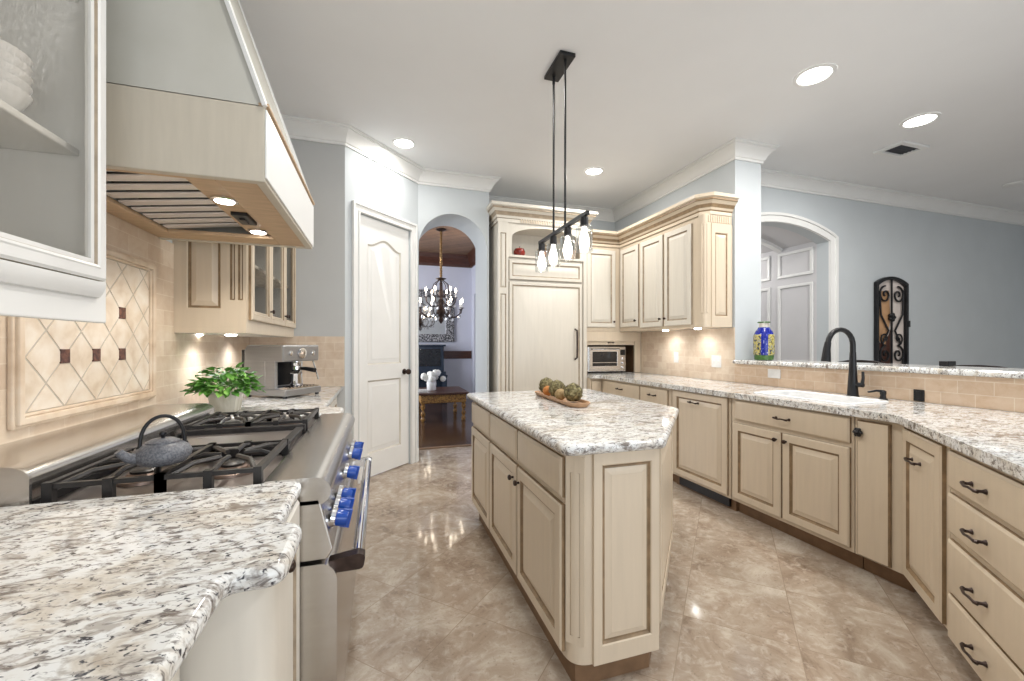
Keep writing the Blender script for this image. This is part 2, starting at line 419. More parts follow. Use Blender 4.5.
def sweep(bm, path, prof, mi=0, closed=False, glaze=()):
    """profile (offset to the right of travel, z) swept along a 2D path with mitred corners"""
    n = len(path); P = [Vector((p[0], p[1])) for p in path]; rings = []
    for i in range(n):
        def nrm(a, b):
            d = (P[b] - P[a]).normalized(); return Vector((d.y, -d.x))
        if closed: n1, n2 = nrm((i - 1) % n, i), nrm(i, (i + 1) % n)
        else:
            n1 = nrm(i - 1, i) if i > 0 else nrm(0, 1)
            n2 = nrm(i, i + 1) if i < n - 1 else n1
        m = n1 + n2; m = m / max(0.25, m.dot(n1)) if m.length > 1e-6 else n1
        rings.append([bm.verts.new((P[i].x + m.x * o, P[i].y + m.y * o, z)) for o, z in prof])
    k = len(prof); nf = []
    pairs = list(zip(range(n - 1), range(1, n))) + ([(n - 1, 0)] if closed else [])
    for a, b in pairs:
        for j in range(k):
            f = bm.faces.new((rings[a][j], rings[b][j], rings[b][(j + 1) % k], rings[a][(j + 1) % k])); f.material_index = 1 if j in glaze else mi; nf.append(f)
    if not closed:
        nf.append(bm.faces.new(rings[0])); nf.append(bm.faces.new(rings[-1][::-1]))
    bmesh.ops.recalc_face_normals(bm, faces=nf)
    return bm
def arc(cx, cz, rx, rz, a0, a1, n=20):
    return [(cx + rx * math.cos(R(a0 + (a1 - a0) * i / n)), cz + rz * math.sin(R(a0 + (a1 - a0) * i / n))) for i in range(n + 1)]
def relief(bm, x0, z0, w, h, rings, arch=0.0, y=0.0, glaze=(), center=True, n=14):
    """stack of rectangular rings (inset, depth) on a front facing -y; arch bows the top up (cathedral); glaze = ring gaps painted dark"""
    def outline(ins):
        a, b, c, d = x0 + ins, x0 + w - ins, z0 + ins, z0 + h - ins
        if not arch or ins < 0.03: return [(a, c), (b, c)] + [(b + (a - b) * i / n, d) for i in range(n + 1)]
        top = []
        for i in range(n + 1):
            s = i / n; u = abs(2 * s - 1)
            e = 0.5 * (1 + math.cos(PI * min(1, u * 1.15)))
            top.append((b + (a - b) * s, d - arch + arch * e))
        return [(a, c), (b, c)] + top
    prev = None; nf = []
    for idx, (ins, dy) in enumerate(rings):
        vs = [bm.verts.new((px, y - dy, pz)) for px, pz in outline(ins)]
        if prev:
            for i in range(len(vs)):
                f = bm.faces.new((prev[i], prev[(i + 1) % len(vs)], vs[(i + 1) % len(vs)], vs[i]))
                f.material_index = 1 if idx in glaze else 0; nf.append(f)
        prev = vs
    if center:
        f = bm.faces.new(prev); nf.append(f)
    return bm
RAISED = [(0, 0), (0, .014), (.007, .020), (.052, .020), (.055, .014), (.060, .008), (.067, .008), (.096, .0195), (.098, .0205)]
RG = (1, 4, 5, 6)
SLAB = [(0, 0), (0, .012), (.010, .019), (.013, .0195)]
def recessed(bm, x0, z0, x1, z1, rects, t=.012, y=0, rings=None, glaze=(2, 3)):
    """front board (thickness t, standing in front of y) with rectangular recesses holding a raised or fluted field"""
    prism(bm, [(x0, z0), (x1, z0), (x1, z1), (x0, z1)], y - t, y, 'XZ', [[(a, b), (c, b), (c, d), (a, d)] for a, b, c, d in rects])
    for a, b, c, d in rects:
        relief(bm, a, b, c - a, d - b, rings or [(0, t), (.004, t - .004), (.010, .001), (.017, .001), (.040, t - .002), (.042, t - .001)], y=y, glaze=glaze)
    return bm
FLUTE = [(0, .012), (.004, .006), (.008, .001)]
def flat_panel(bm, x0, z0, w, h, y=0): return relief(bm, x0, z0, w, h, [(0, 0), (.004, -.004), (.010, -.008), (.016, -.008), (.03, -.002), (.032, -.001)], y=y, glaze=(1, 2, 3))
def knob(root, F, x, z, y=-.02, mat='bronze', r=.014):
    bm = B(); lathe(bm, [(.006, 0), (.005, .012), (r * .9, .016), (r, .021), (r * .85, .027), (r * .3, .030)], 14, axis='-Y')
    xf(bm, F @ Matrix.Translation((x, y, z)))
    return obj('knob', bm, mat, root, smooth=40)
def pull(root, F, x, z, y=-.02, w=.10, vertical=False, mat='bronze'):
    bm = B(); pts = []
    for i in range(13):
        s = -1 + i / 6; pts.append((s * w / 2, -.026 - .008 * (1 - s * s) + (.0 if abs(s) < 1 else .004), .002 * math.sin(5 * s)))
    tube(bm, pts, [.0065 if abs(i - 6) > 4 else .0048 for i in range(13)], 8)
    for s in (-1, 1):
        lathe(bm, [(.010, 0), (.008, .005), (.0055, .010), (.0055, .026)], 10, (s * w / 2 * .92, 0, 0), axis='-Y')
    m = Matrix.Translation((x, y, z))
    if vertical: m = m @ Matrix.Rotation(R(90), 4, 'Y')
    xf(bm, F @ m)
    return obj('handle', bm, mat, root, smooth=40)
def front(root, F, kind, x, z, w, h, knobs=(), pulls=(), mats=('cream', 'glaze'), arch=0, name=None, vertical=False):
    bm = B()
    if kind == 'door': relief(bm, x, z, w, h, RAISED, arch=arch, glaze=RG)
    elif kind == 'flat': relief(bm, x, z, w, h, [(0, 0), (0, .014), (.006, .02), (.010, .0205)], glaze=(1, 2))
    elif kind == 'drawer': relief(bm, x, z, w, h, SLAB, glaze=(1,))
    xf(bm, F)
    o = obj(name or ('drawer' if kind == 'drawer' else 'door'), bm, mats, root, smooth=25)
    for k in knobs: knob(o, F, *k)
    for p in pulls: pull(o, F, *p, vertical=vertical)
    return o
def carcass(root, F, w, d, z0=.1, z1=.873, kick=.07, mats='cream', name='body'):
    bm = B(); box(bm, 0, 0, z0, w, d, z1); xf(bm, F); obj(name, bm, mats, root, bevel=.003)
    if kick:
        bm = B(); box(bm, 0, kick, 0, w, d, z0); xf(bm, F); obj('toe_kick', bm, 'kick', root)
def slab(name, outline, z0, z1, label, holes=(), r=.016):
    bm = B(); prism(bm, outline, z0, z1, 'XY', holes)
    o = obj(name, bm, 'granite', bevel=r, seg=4, smooth=50, blim=55)
    tag(o, label, 'worktop'); return o
def round_poly(pts, rad, n=6):
    """round the corners of a closed polygon; rad per vertex or one number"""
    out = []; m = len(pts)
    for i in range(m):
        r = rad[i] if isinstance(rad, (list, tuple)) else rad
        p0, p, p1 = Vector(pts[i - 1]), Vector(pts[i]), Vector(pts[(i + 1) % m])
        if r <= 0: out.append(tuple(p)); continue
        a, b = (p0 - p).normalized(), (p1 - p).normalized()
        ang = a.angle(b); t = min(r / math.tan(ang / 2), .45 * (p0 - p).length, .45 * (p1 - p).length)
        A, Bp = p + a * t, p + b * t
        for k in range(n + 1):
            s = k / n
            out.append(tuple((1 - s) ** 2 * A + 2 * s * (1 - s) * p + s * s * Bp))
    return out

# ------------------------------------------------------------------ key planes
XL, YB = -1.04, 3.955          # left wall, back wall of the coffee corner
DX0, DX1, YA = -0.296, 0.397, 4.65   # pantry diagonal from (DX0,YB) to (DX1,YA); arch wall at YA
XR, YF = 3.22, 5.24            # right kitchen wall, wall behind the fridge
YC, XC = 3.12, 3.54            # end face of the right wall (column) and its far side
YL, XE = 3.56, 9.1             # living room wall, living room right wall
TOP = 3.38

# ------------------------------------------------------------------ structure: floors, ceilings, walls
bm = B(); prism(bm, [(XL, -3), (XE, -3), (XE, 6.6), (2.3, 6.6), (2.3, 5.15), (XL, 5.15)], -.1, 0)
struct('floor', bm, 'floor')
bm = B(); box(bm, -1.6, 5.15, -.1, 2.3, 10.0, 0.0)
struct('floor_dining', bm, 'woodfloor')
bm = B(); prism(bm, [(XL, -3), (XE, -3), (XE, YL), (XC, YL), (XC, YC), (XR, YC), (XR, YF), (1.2, YF), (1.2, YA), (DX1, YA), (DX0, YB), (XL, YB)], CEIL, CEIL + .12)
struct('ceiling', bm, 'ceil')
bm = B(); box(bm, XL - .12, -3, 0, XL, YB + .12, CEIL + .12); struct('wall_left', bm, 'wall')
bm = B(); box(bm, XL, YB, 0, DX0, YB + .12, CEIL + .12); struct('wall_back', bm, 'wallgrey')
# pantry diagonal wall with its door opening
FD = frame((DX0, YB, 0), R(45)); DW = (DX1 - DX0) * math.sqrt(2)
d0, d1, dh = .155, .155 + .70, 2.49
bm = B(); prism(bm, [(0, 0), (d0, 0), (d0, dh), (d1, dh), (d1, 0), (DW, 0), (DW, CEIL + .12), (0, CEIL + .12)], 0, .12, 'XZ'); xf(bm, FD)
struct('wall_pantry', bm, 'wall')
bm = B()
for px, ins in ((0, 0), ):
    outer = [(d0 - .085, 0), (d0 - .085, dh + .085), (d1 + .085, dh + .085), (d1 + .085, 0), (d1, 0), (d1, dh), (d0, dh), (d0, 0)]
    prism(bm, outer, -.018, 0, 'XZ')
    prism(bm, [(d0 - .085, 0), (d0 - .085, dh + .085), (d1 + .085, dh + .085), (d1 + .085, 0), (d1 + .06, 0), (d1 + .06, dh + .06), (d0 - .06, dh + .06), (d0 - .06, 0)], -.032, -.018, 'XZ')
    prism(bm, [(d0 - .02, 0), (d0 - .02, dh + .02), (d1 + .02, dh + .02), (d1 + .02, 0), (d1, 0), (d1, dh), (d0, dh), (d0, 0)], -.026, -.018, 'XZ')
xf(bm, FD); struct('trim_1', bm, 'trim', bevel=.004)
# pantry door
bm = B()
dw = d1 - d0 - .008
def door_panel(z, h, arch): 
    relief(bm, d0 + .004 + .115, z, dw - .23, h, [(0, 0), (.004, -.004), (.012, -.010), (.022, -.010), (.05, -.002), (.052, -.0015)], arch=0, y=.018, glaze=(2,))
t = B()
# slab with two holes + raised panels
ax0, ax1 = d0 + .004 + .12, d1 - .004 - .12
lower = [(ax0, .23), (ax1, .23), (ax1, .93), (ax0, .93)]
archtop = []
for i in range(17):
    s = i / 16; u = abs(2 * s - 1); e = .5 * (1 + math.cos(PI * min(1, u * 1.1)))
    archtop.append((ax1 + (ax0 - ax1) * s, 2.23 + .075 * e))
upper = [(ax0, 1.08), (ax1, 1.08)] + archtop
prism(bm, [(d0 + .004, .012), (d1 - .004, .012), (d1 - .004, dh - .004), (d0 + .004, dh - .004)], .018, .055, 'XZ', [lower, upper])
def ring_panel(poly, cx, cz, steps, base_y):
    prev = None
    for k, (ins, dy, g) in enumerate(steps):
        xs = [p[0] for p in poly]; zs = [p[1] for p in poly]
        W_, H_ = max(xs) - min(xs), max(zs) - min(zs); mx_, mz_ = (max(xs) + min(xs)) / 2, (max(zs) + min(zs)) / 2
        vs = [bm.verts.new((mx_ + (px - mx_) * (1 - 2 * ins / W_), base_y + dy, mz_ + (pz - mz_) * (1 - 2 * ins / H_))) for px, pz in poly]
        if prev:
            for i in range(len(vs)):
                f = bm.faces.new((prev[i], prev[(i + 1) % len(vs)], vs[(i + 1) % len(vs)], vs[i])); f.material_index = g
        prev = vs
    bm.faces.new(prev)
for poly in (lower, upper):
    ring_panel(poly, 0, 0, [(0, 0, 0), (.006, .006, 1), (.016, .012, 1), (.026, .012, 0), (.055, .003, 0), (.057, .002, 0)], .018)
xf(bm, FD)
M['doorgroove'] = plain('door_groove', (0.62, 0.58, 0.52), .4)
door1 = struct('door_1', bm, ['trim', 'doorgroove'], smooth=25)
bm = B(); lathe(bm, [(.030, 0), (.030, .006), (.012, .010), (.011, .04), (.027, .048), (.031, .06), (.026, .074), (.008, .08)], 20, axis='-Y'); xf(bm, FD @ Matrix.Translation((d1 - .075, .018, .99)))
obj('door_knob', bm, 'bronze', door1, smooth=40)
for z in (.25, 1.25, 2.2):
    bm = B(); box(bm, d0 - .006, -.004, z - .05, d0 + .012, .02, z + .05); lathe(bm, [(.007, -.055), (.007, .055)], 10, (d0 + .002, -.006, z)); xf(bm, FD)
    obj('hinge', bm, 'bronze', door1)
# arch wall towards the dining room
ac, ar = .79, .385
hole = [(ac - ar, -.001), (ac + ar, -.001)] 
outer = [(.28, 0), (ac - ar, 0), (ac - ar, 2.36)] + arc(ac, 2.36, ar, .385, 180, 0, 28) + [(ac + ar, 0), (1.2, 0), (1.2, TOP), (.28, TOP)]
bm = B(); prism(bm, outer, YA, 5.15, 'XZ'); struct('wall_arch', bm, 'wall', smooth=30)
bm = B(); box(bm, 1.2, YF, 0, XR, YF + .12, TOP); struct('wall_far', bm, 'wall')
bm = B(); box(bm, XR, YC, 0, XC, YF + .12, TOP); struct('wall_right', bm, 'wall')
# half wall below the raised bar
bm = B(); box(bm, XR, -1.2, 0, XR + .14, YC, 1.092); struct('wall_bar', bm, 'wall')
# living room wall with its arched opening
oc, orr = (XC + .02 + 5.08) / 2, (5.08 - XC - .02) / 2
sp, ap = 2.50, 2.655
rad = (orr * orr + (ap - sp) ** 2) / (2 * (ap - sp)); half = math.degrees(math.asin(orr / rad))
def seg_arc(dr): return arc(oc, ap - rad, rad + dr, rad + dr, 90 + half, 90 - half, 24)
outer = [(XC, 0), (XC + .02, 0)] + seg_arc(0) + [(5.08, 0), (XE, 0), (XE, CEIL + .12), (XC, CEIL + .12)]
bm = B(); prism(bm, outer, YL, YL + .14, 'XZ'); struct('wall_living', bm, 'wall')
bm = B(); prism(bm, seg_arc(0) + [(5.08, 0), (5.185, 0), (5.185, sp + .05)] + seg_arc(.10)[::-1], YL - .03, YL, 'XZ')
prism(bm, seg_arc(.07) + [(5.15, sp + .04), (5.15, 0), (5.185, 0), (5.185, sp + .05)] + seg_arc(.10)[::-1], YL - .045, YL - .03, 'XZ')
struct('trim_2', bm, 'trim')
bm = B(); box(bm, XE, -3, 0, XE + .12, YL + .14, CEIL + .12); struct('wall_living_right', bm, 'wall')
# hallway behind the arch
bm = B(); box(bm, 5.08, YL + .14, 0, 5.2, 6.6, 3.0); struct('wall_hall', bm, 'hall')
bm = B(); box(bm, XC, 6.6, 0, 5.2, 6.72, 3.0); struct('wall_hall_end', bm, 'hall')
bm = B(); pr = seg_arc(0.04) + [(5.08, 2.9), (XC, 2.9)]; prism(bm, pr, YL + .14, 6.6, 'XZ'); struct('ceiling_hall', bm, 'hall', smooth=30)
bm = B()
for y in (4.15, 4.75, 5.4): prism(bm, seg_arc(0.04) + seg_arc(.0)[::-1], y, y + .07, 'XZ')
struct('trim_3', bm, 'trim')
bm = B()
FH = frame((5.08, 6.5, 0), R(-90))
for x0 in (1.11, 1.70, 2.29):
    for z0, h in ((.3, 1.75), (2.15, .33)):
        for g in ((0, 0, .47, .035), (0, h - .035, .47, .035), (0, .035, .035, h - .07), (.435, .035, .035, h - .07)):
            box(bm, x0 + g[0], -.02, z0 + g[1], x0 + g[0] + g[2], 0, z0 + g[1] + g[3])
xf(bm, FH); struct('trim_4', bm, 'trim', bevel=.004)
# dining room
bm = B(); box(bm, -1.6, 9.7, 0, 2.20, 9.82, TOP); struct('wall_dining_far', bm, 'lav')
bm = B(); prism(bm, [(5.24, 0), (8.4, 0), (8.4, 2.45), (9.42, 2.45), (9.42, 0), (9.7, 0), (9.7, TOP), (5.24, TOP)], 2.08, 2.20, 'YZ'); struct('wall_dining_right', bm, 'lav')
bm = B(); box(bm, 2.13, 8.4, 0, 2.17, 9.42, 2.45); struct('doorway_dark', bm, 'opendark')  # dark panel stands in for the dark depth of the open doorway
bm = B(); box(bm, 1.2, 5.15, 0, 1.30, 5.239, TOP); struct('wall_dining_near', bm, 'lav')
bm = B(); box(bm, -1.6, 5.15, TOP, 2.20, 9.82, TOP + .1); struct('ceiling_dining', bm, 'woodceil')
bm = B(); sweep(bm, [(-1.6, 9.7), (2.08, 9.7), (2.08, 5.4)], [(0, 3.10), (.03, 3.10), (.04, 3.16), (.12, 3.28), (.14, TOP), (0, TOP)]); struct('trim_5', bm, 'mahog')
bm = B(); box(bm, -1.6, 9.675, .95, 2.07, 9.7, 1.13); struct('trim_6', bm, 'mahog', bevel=.006)
bm = B(); box(bm, .405, 5.13, 0, 1.175, 5.19, .012); struct('trim_7', bm, 'kick', bevel=.004)
# ceiling crown, mitred round the kitchen and the living room
CROWN = [(0, 3.035), (.014, 3.035), (.014, 3.055), (.024, 3.062), (.030, 3.075), (.038, 3.095), (.060, 3.125), (.085, 3.145), (.092, 3.150), (.092, 3.160), (.108, 3.168), (.108, CEIL), (0, CEIL)]
bm = B(); sweep(bm, [(XL, 2.75), (XL, YB), (DX0, YB), (DX1, YA), (1.2, YA), (1.2, YF), (XR, YF), (XR, YC), (XC, YC), (XC, YL), (XE, YL), (XE, -2.9)], CROWN)
struct('trim_8', bm, 'trim', smooth=25)
# baseboards
BASE = [(0, 0), (.016, 0), (.016, .11), (.010, .13), (.004, .14), (0, .14)]
p = lambda k: (DX0 + k * math.sqrt(.5), YB + k * math.sqrt(.5))
bm = B(); sweep(bm, [p(d1 + .086), (DX1, YA), (.405, YA)], BASE); struct('baseboard_pantry', bm, 'trim')
bm = B(); sweep(bm, [(1.175, YA), (1.262, YA)], BASE); struct('baseboard_arch', bm, 'trim')
bm = B(); sweep(bm, [(5.19, YL), (XE, YL), (XE, -2.9)], BASE); struct('baseboard_living', bm, 'trim')

# tile backsplashes
bm = B(); box(bm, XL, .0, .905, XL + .008, YB, 1.335); box(bm, XL, 1.37, 1.335, XL + .008, 2.615, 1.80)
struct('backsplash_left', bm, 'splash_y')
bm = B(); box(bm, XL + .008, YB - .008, .905, -.30, YB, 1.345); struct('backsplash_back', bm, 'splash_x')
bm = B(); box(bm, XR - .008, YC, .915, XR, 4.60, 1.437); struct('backsplash_right', bm, 'splash_y')
bm = B(); box(bm, XR - .008, -1.2, .915, XR, YC - .0005, 1.092); struct('backsplash_bar', bm, 'splash_bar')

# framed diamond medallion over the range
med = T('tile_medallion', 'framed panel of cream diamond tiles on the backsplash above the range', 'tile panel', (XL + .008, 2.0, 1.0))
my0, my1, mz0, mz1 = 1.59, 2.395, 1.02, 1.655
bm = B(); box(bm, XL + .008, my0 + .03, mz0 + .03, XL + .0142, my1 - .03, mz1 - .03); obj('grout_bed', bm, 'grout', med)
bm = B()
def clip(poly, a, lo, hi):
    for axis, val, keep in ((0, lo[0], 1), (0, hi[0], -1), (1, lo[1], 1), (1, hi[1], -1)):
        out = []
        for i in range(len(poly)):
            p0, p1 = poly[i - 1], poly[i]
            in0, in1 = keep * (p0[axis] - val) >= 0, keep * (p1[axis] - val) >= 0
            if in0 != in1:
                s = (val - p0[axis]) / (p1[axis] - p0[axis]); out.append((p0[0] + s * (p1[0] - p0[0]), p0[1] + s * (p1[1] - p0[1])))
            if in1: out.append(p1)
        poly = out
        if len(poly) < 3: return []
    return poly
dyy, dzz = .165, .171
cy, cz = 1.975, 1.232
acc = []
for i in range(-8, 9):
    for j in range(-8, 9):
        if (i + j) % 2 == 0: continue
        y, z = cy + i * dyy / 2, cz + j * dzz / 2
        a, b = dyy / 2 - .004, dzz / 2 - .005
        poly = clip([(y - a, z), (y, z - b), (y + a, z), (y, z + b)], 0, (my0 + .045, mz0 + .045), (my1 - .045, mz1 - .045))
        if len(poly) >= 3: prism(bm, poly, XL + .009, XL + .016, 'YZ')
obj('diamond_tiles', bm, 'tile', med, bevel=.0015)
def med_prof(ins, t): return None
bm = B()
for ins, w, tt in ((0, .014, .014), (.010, .022, .024), (.032, .010, .016)):
    a0, a1, b0, b1 = my0 + ins, my1 - ins, mz0 + ins, mz1 - ins
    prism(bm, [(a0, b0), (a1, b0), (a1, b1), (a0, b1)], XL + .008, XL + .008 + tt, 'YZ', [[(a0 + w, b0 + w), (a1 - w, b0 + w), (a1 - w, b1 - w), (a0 + w, b1 - w)]])
obj('frame', bm, 'tileframe', med, bevel=.004)
for yy, zz in ((cy - dyy, cz), (cy, cz), (cy + dyy, cz), (cy + dyy, cz + dzz), (cy - dyy, cz + dzz)):
    bm = B(); box(bm, XL + .010, yy - .021, zz - .024, XL + .020, yy + .021, zz + .024); obj('accent_tile', bm, 'accent', med, bevel=.002)

# ------------------------------------------------------------------ left run: range, hood, counters
RY0, RY1 = 1.255, 2.40
rng = T('range', 'stainless steel range with blue knobs and black grates between the granite counters', 'range', (-.6, 1.83, 0))
bm = B(); box(bm, -.98, RY0, .10, -.21, RY1, .872); obj('body', bm, 'steel', rng, bevel=.003)
bm = B(); box(bm, -.95, RY0 + .02, 0, -.27, RY1 - .02, .10); obj('kick_panel', bm, 'black', rng)
bm = B(); box(bm, -.78, RY0 + .008, .872, -.285, RY1 - .008, .884); obj('cooktop', bm, 'griddle', rng, bevel=.002)
prof = [(-.30, .84), (-.30, .90), (-.29, .905), (-.185, .905)] + arc(-.175, .865, .045, .040, 90, -60, 10) + [(-.21, .83), (-.215, .84)]
bm = B(); prism(bm, prof, RY0, RY1, 'XZ'); obj('bullnose', bm, 'steel', rng, smooth=35)
bm = B(); prism(bm, [(-.215, .675), (-.215, .845), (-.16, .845), (-.125, .70), (-.14, .675)], RY0, RY1, 'XZ'); obj('control_panel', bm, 'steel', rng, bevel=.004)
prof = [(-1.03, .86), (-1.03, .985), (-.835, .985)] + arc(-.835, .955, .055, .030, 90, 0, 8)[1:] + [(-.78, .86)]
bm = B(); prism(bm, prof, RY0 + .004, RY1, 'XZ'); obj('backguard', bm, 'steel', rng, smooth=35)
bm = B(); prism(bm, [(-1.03, .86), (-1.03, .992), (-.83, .992)] + arc(-.83, .96, .058, .032, 90, 0, 8)[1:] + [(-.772, .86)], RY0 - .004, RY0 + .004, 'XZ'); obj('end_cap', bm, 'steel', rng)
bm = B(); box(bm, -.782, RY0 + .01, .885, -.772, RY1 - .005, .905); obj('vent_slot', bm, 'black', rng)
# oven door with curved front
prof = [(-.21, .12), (-.21, .662), (-.16, .662)] + arc(-.16, .61, .045, .052, 90, 0, 8)[1:] + [(-.115, .12)]
bm = B(); prism(bm, prof, RY0 + .003, RY1 - .003, 'XZ'); dr = obj('oven_door', bm, 'steel', rng, smooth=35)
bm = B(); lathe(bm, [(.019, RY0 + .055), (.019, RY1 - .055)], 20, (-.062, 0, .645), axis='Y'); hd = obj('handle', bm, 'chrome', dr, smooth=40)
for y in (RY0 + .04, RY1 - .04):
    bm = B(); prism(bm, round_poly([(-.15, .622), (-.046, .622), (-.040, .660), (-.06, .668), (-.15, .655)], .015, 4), y - .018, y + .018, 'XZ')
    obj('handle_bracket', bm, 'bronze' if y < 1.8 else 'steel', dr, smooth=40)
for k, y in enumerate((1.335, 1.43, 1.525, 1.80, 2.10, 2.24)):
    bm = B(); lathe(bm, [(.031, 0), (.031, .012), (.026, .016)], 20, axis='X'); xf(bm, Matrix.Translation((-.138, y, .762)) @ Matrix.Rotation(R(13), 4, 'Y'))
    kb = obj('control_knob', bm, 'chrome', rng, smooth=40)
    bm = B(); lathe(bm, [(.024, .014), (.025, .040), (.022, .046), (.002, .047)], 20, axis='X'); box(bm, .03, -.006, -.026, .056, .006, .026)
    xf(bm, Matrix.Translation((-.138, y, .762)) @ Matrix.Rotation(R(13), 4, 'Y'))
    obj('dial', bm, 'blue', kb, smooth=40)
# griddle
bm = B(); box(bm, -.74, 1.665, .884, -.32, 1.985, .905); obj('griddle', bm, 'griddle', rng, bevel=.004)
bm = B(); box(bm, -.76, 1.985, .885, -.31, 2.015, .925); box(bm, -.76, 1.64, .885, -.31, 1.665, .915); box(bm, -.345, 1.70, .905, -.315, 1.985, .918); obj('griddle_frame', bm, 'iron', rng, bevel=.003)
for gy0, gy1 in ((1.275, 1.635), (2.02, 2.385)):
    for bx in (-.645, -.425):
        bm = B(); yc = (gy0 + gy1) / 2
        lathe(bm, [(.066, .884), (.064, .892), (.040, .896), (.040, .903), (.036, .907), (.002, .909)], 24, (bx, yc, 0)); bb = obj('burner', bm, 'burner', rng, smooth=40)
        bm = B(); lathe(bm, [(.030, .907), (.032, .913), (.026, .917), (.002, .918)], 24, (bx, yc, 0)); obj('burner_cap', bm, 'iron', bb, smooth=40)
    bm = B(); z = .932
    x0, x1 = -.755, -.315; xm = (x0 + x1) / 2
    for y in (gy0 + .008, gy1 - .008): bar(bm, (x0, y, z), (x1, y, z), .012, .012)
    for x in (x0, xm, x1): bar(bm, (x, gy0, z), (x, gy1, z), .014, .018)
    for bx in (-.645, -.425):
        yc = (gy0 + gy1) / 2
        for sx, sy in ((1, 1), (1, -1), (-1, 1), (-1, -1)):
            tube(bm, [(bx + sx * .10, yc + sy * .16, z - .004), (bx + sx * .07, yc + sy * .09, z + .010), (bx + sx * .022, yc + sy * .03, z + .008)], .0075, 6)
        for sx in (1, -1): tube(bm, [(bx + sx * .11, yc, z - .002), (bx + sx * .075, yc, z + .011), (bx + sx * .03, yc, z + .008)], .0075, 6)
        for sy in (1, -1): tube(bm, [(bx, yc + sy * .17, z - .002), (bx, yc + sy * .10, z + .011), (bx, yc + sy * .035, z + .008)], .0075, 6)
    for x in (x0, -.535, xm, x1, -.43, -.64):
        for y in (gy0 + .008, gy1 - .008): box(bm, x - .010, y - .009, .884, x + .010, y + .009, z + .010)
    obj('grate', bm, 'iron', rng, smooth=30)

# kettle
kt = T('teapot', 'round dark grey iron teapot with hoop handle on the near burner', 'teapot', (-.555, 1.345, .952))
kx, ky, kz = -.555, 1.345, .952
bm = B(); lathe(bm, [(.038, 0), (.058, .005), (.071, .022), (.073, .036), (.066, .052), (.051, .063), (.039, .067)], 32, (kx, ky, kz)); obj('pot', bm, 'kettle', kt, smooth=50)
bm = B(); lathe(bm, [(.043, .065), (.042, .070), (.029, .077), (.010, .080)], 28, (kx, ky, kz)); ld = obj('lid', bm, 'kettle', kt, smooth=50)
bm = B(); lathe(bm, [(.005, .079), (.005, .086), (.010, .091), (.009, .098), (.003, .100)], 14, (kx, ky, kz)); obj('lid_knob', bm, 'black', ld, smooth=50)
bm = B(); tube(bm, [(kx - .045, ky - .040, kz + .030), (kx - .062, ky - .055, kz + .036), (kx - .074, ky - .066, kz + .052), (kx - .078, ky - .069, kz + .060)], [.019, .014, .011, .010], 12); obj('spout', bm, 'kettle', kt, smooth=50)
bm = B()
hp = [(kx + .054 * math.cos(R(a)) * -.86, ky + .054 * math.cos(R(a)) * -.5, kz + .055 + .092 * math.sin(R(a)) ** .8 if 0 < a < 180 else kz + .055) for a in range(0, 181, 12)]
tube(bm, hp, .0055, 8)
for s in (0, -1): ball(bm, hp[s], .010, 10)
obj('hoop_handle', bm, 'black', kt, smooth=50)
kt.scale = (.87, .87, .87)

# hood
HX, HY0, HY1, HZ = -.35, 1.50, 2.48, 1.79
hood = T('range_hood', 'large painted range hood with steel baffle filters above the range', 'range hood', (-.7, 1.99, HZ))
bm = B()
box(bm, XL + .01, HY0, HZ, HX, HY0 + .03, 2.03)
box(bm, XL + .01, HY1 - .03, HZ, HX, HY1, 2.03)
box(bm, HX - .03, HY0 + .03, HZ, HX, HY1 - .03, 2.03)
box(bm, XL + .01, HY0 + .03, 2.0, HX - .03, HY1 - .03, 2.03)
obj('band', bm, 'hoodband', hood, bevel=.003)
bm = B(); box(bm, HX, HY0, HZ + .012, HX + .006, HY1, 2.022); obj('front_panel', bm, 'trim', hood, bevel=.002)
bm = B()
lo = [(XL + .01, HY0), (HX - .005, HY0), (HX - .005, HY1), (XL + .01, HY1)]
hi = [(XL + .01, HY0 + .10), (-.74, HY0 + .10), (-.74, HY1 - .10), (XL + .01, HY1 - .10)]
v0 = [bm.verts.new((x, y, 2.032)) for x, y in lo]; v1 = [bm.verts.new((x, y, CEIL - .002)) for x, y in hi]
bm.faces.new(v0[::-1]); bm.faces.new(v1)
for i in range(4): bm.faces.new((v0[i], v0[(i + 1) % 4], v1[(i + 1) % 4], v1[i]))
obj('chimney', bm, 'hoodup', hood)
for ya, yb in ((HY0 - .001, HY0 + .099), (HY1 + .001, HY1 - .099)):
    bm = B(); bar(bm, (HX + .002, ya, 2.03), (-.742, yb, CEIL - .004), .018, .012); obj('corner_trim', bm, 'trim', hood)
bm = B(); box(bm, HX - .02, HY0, 2.03, HX + .012, HY1, 2.042); obj('ledge', bm, 'hoodwood', hood, bevel=.003)
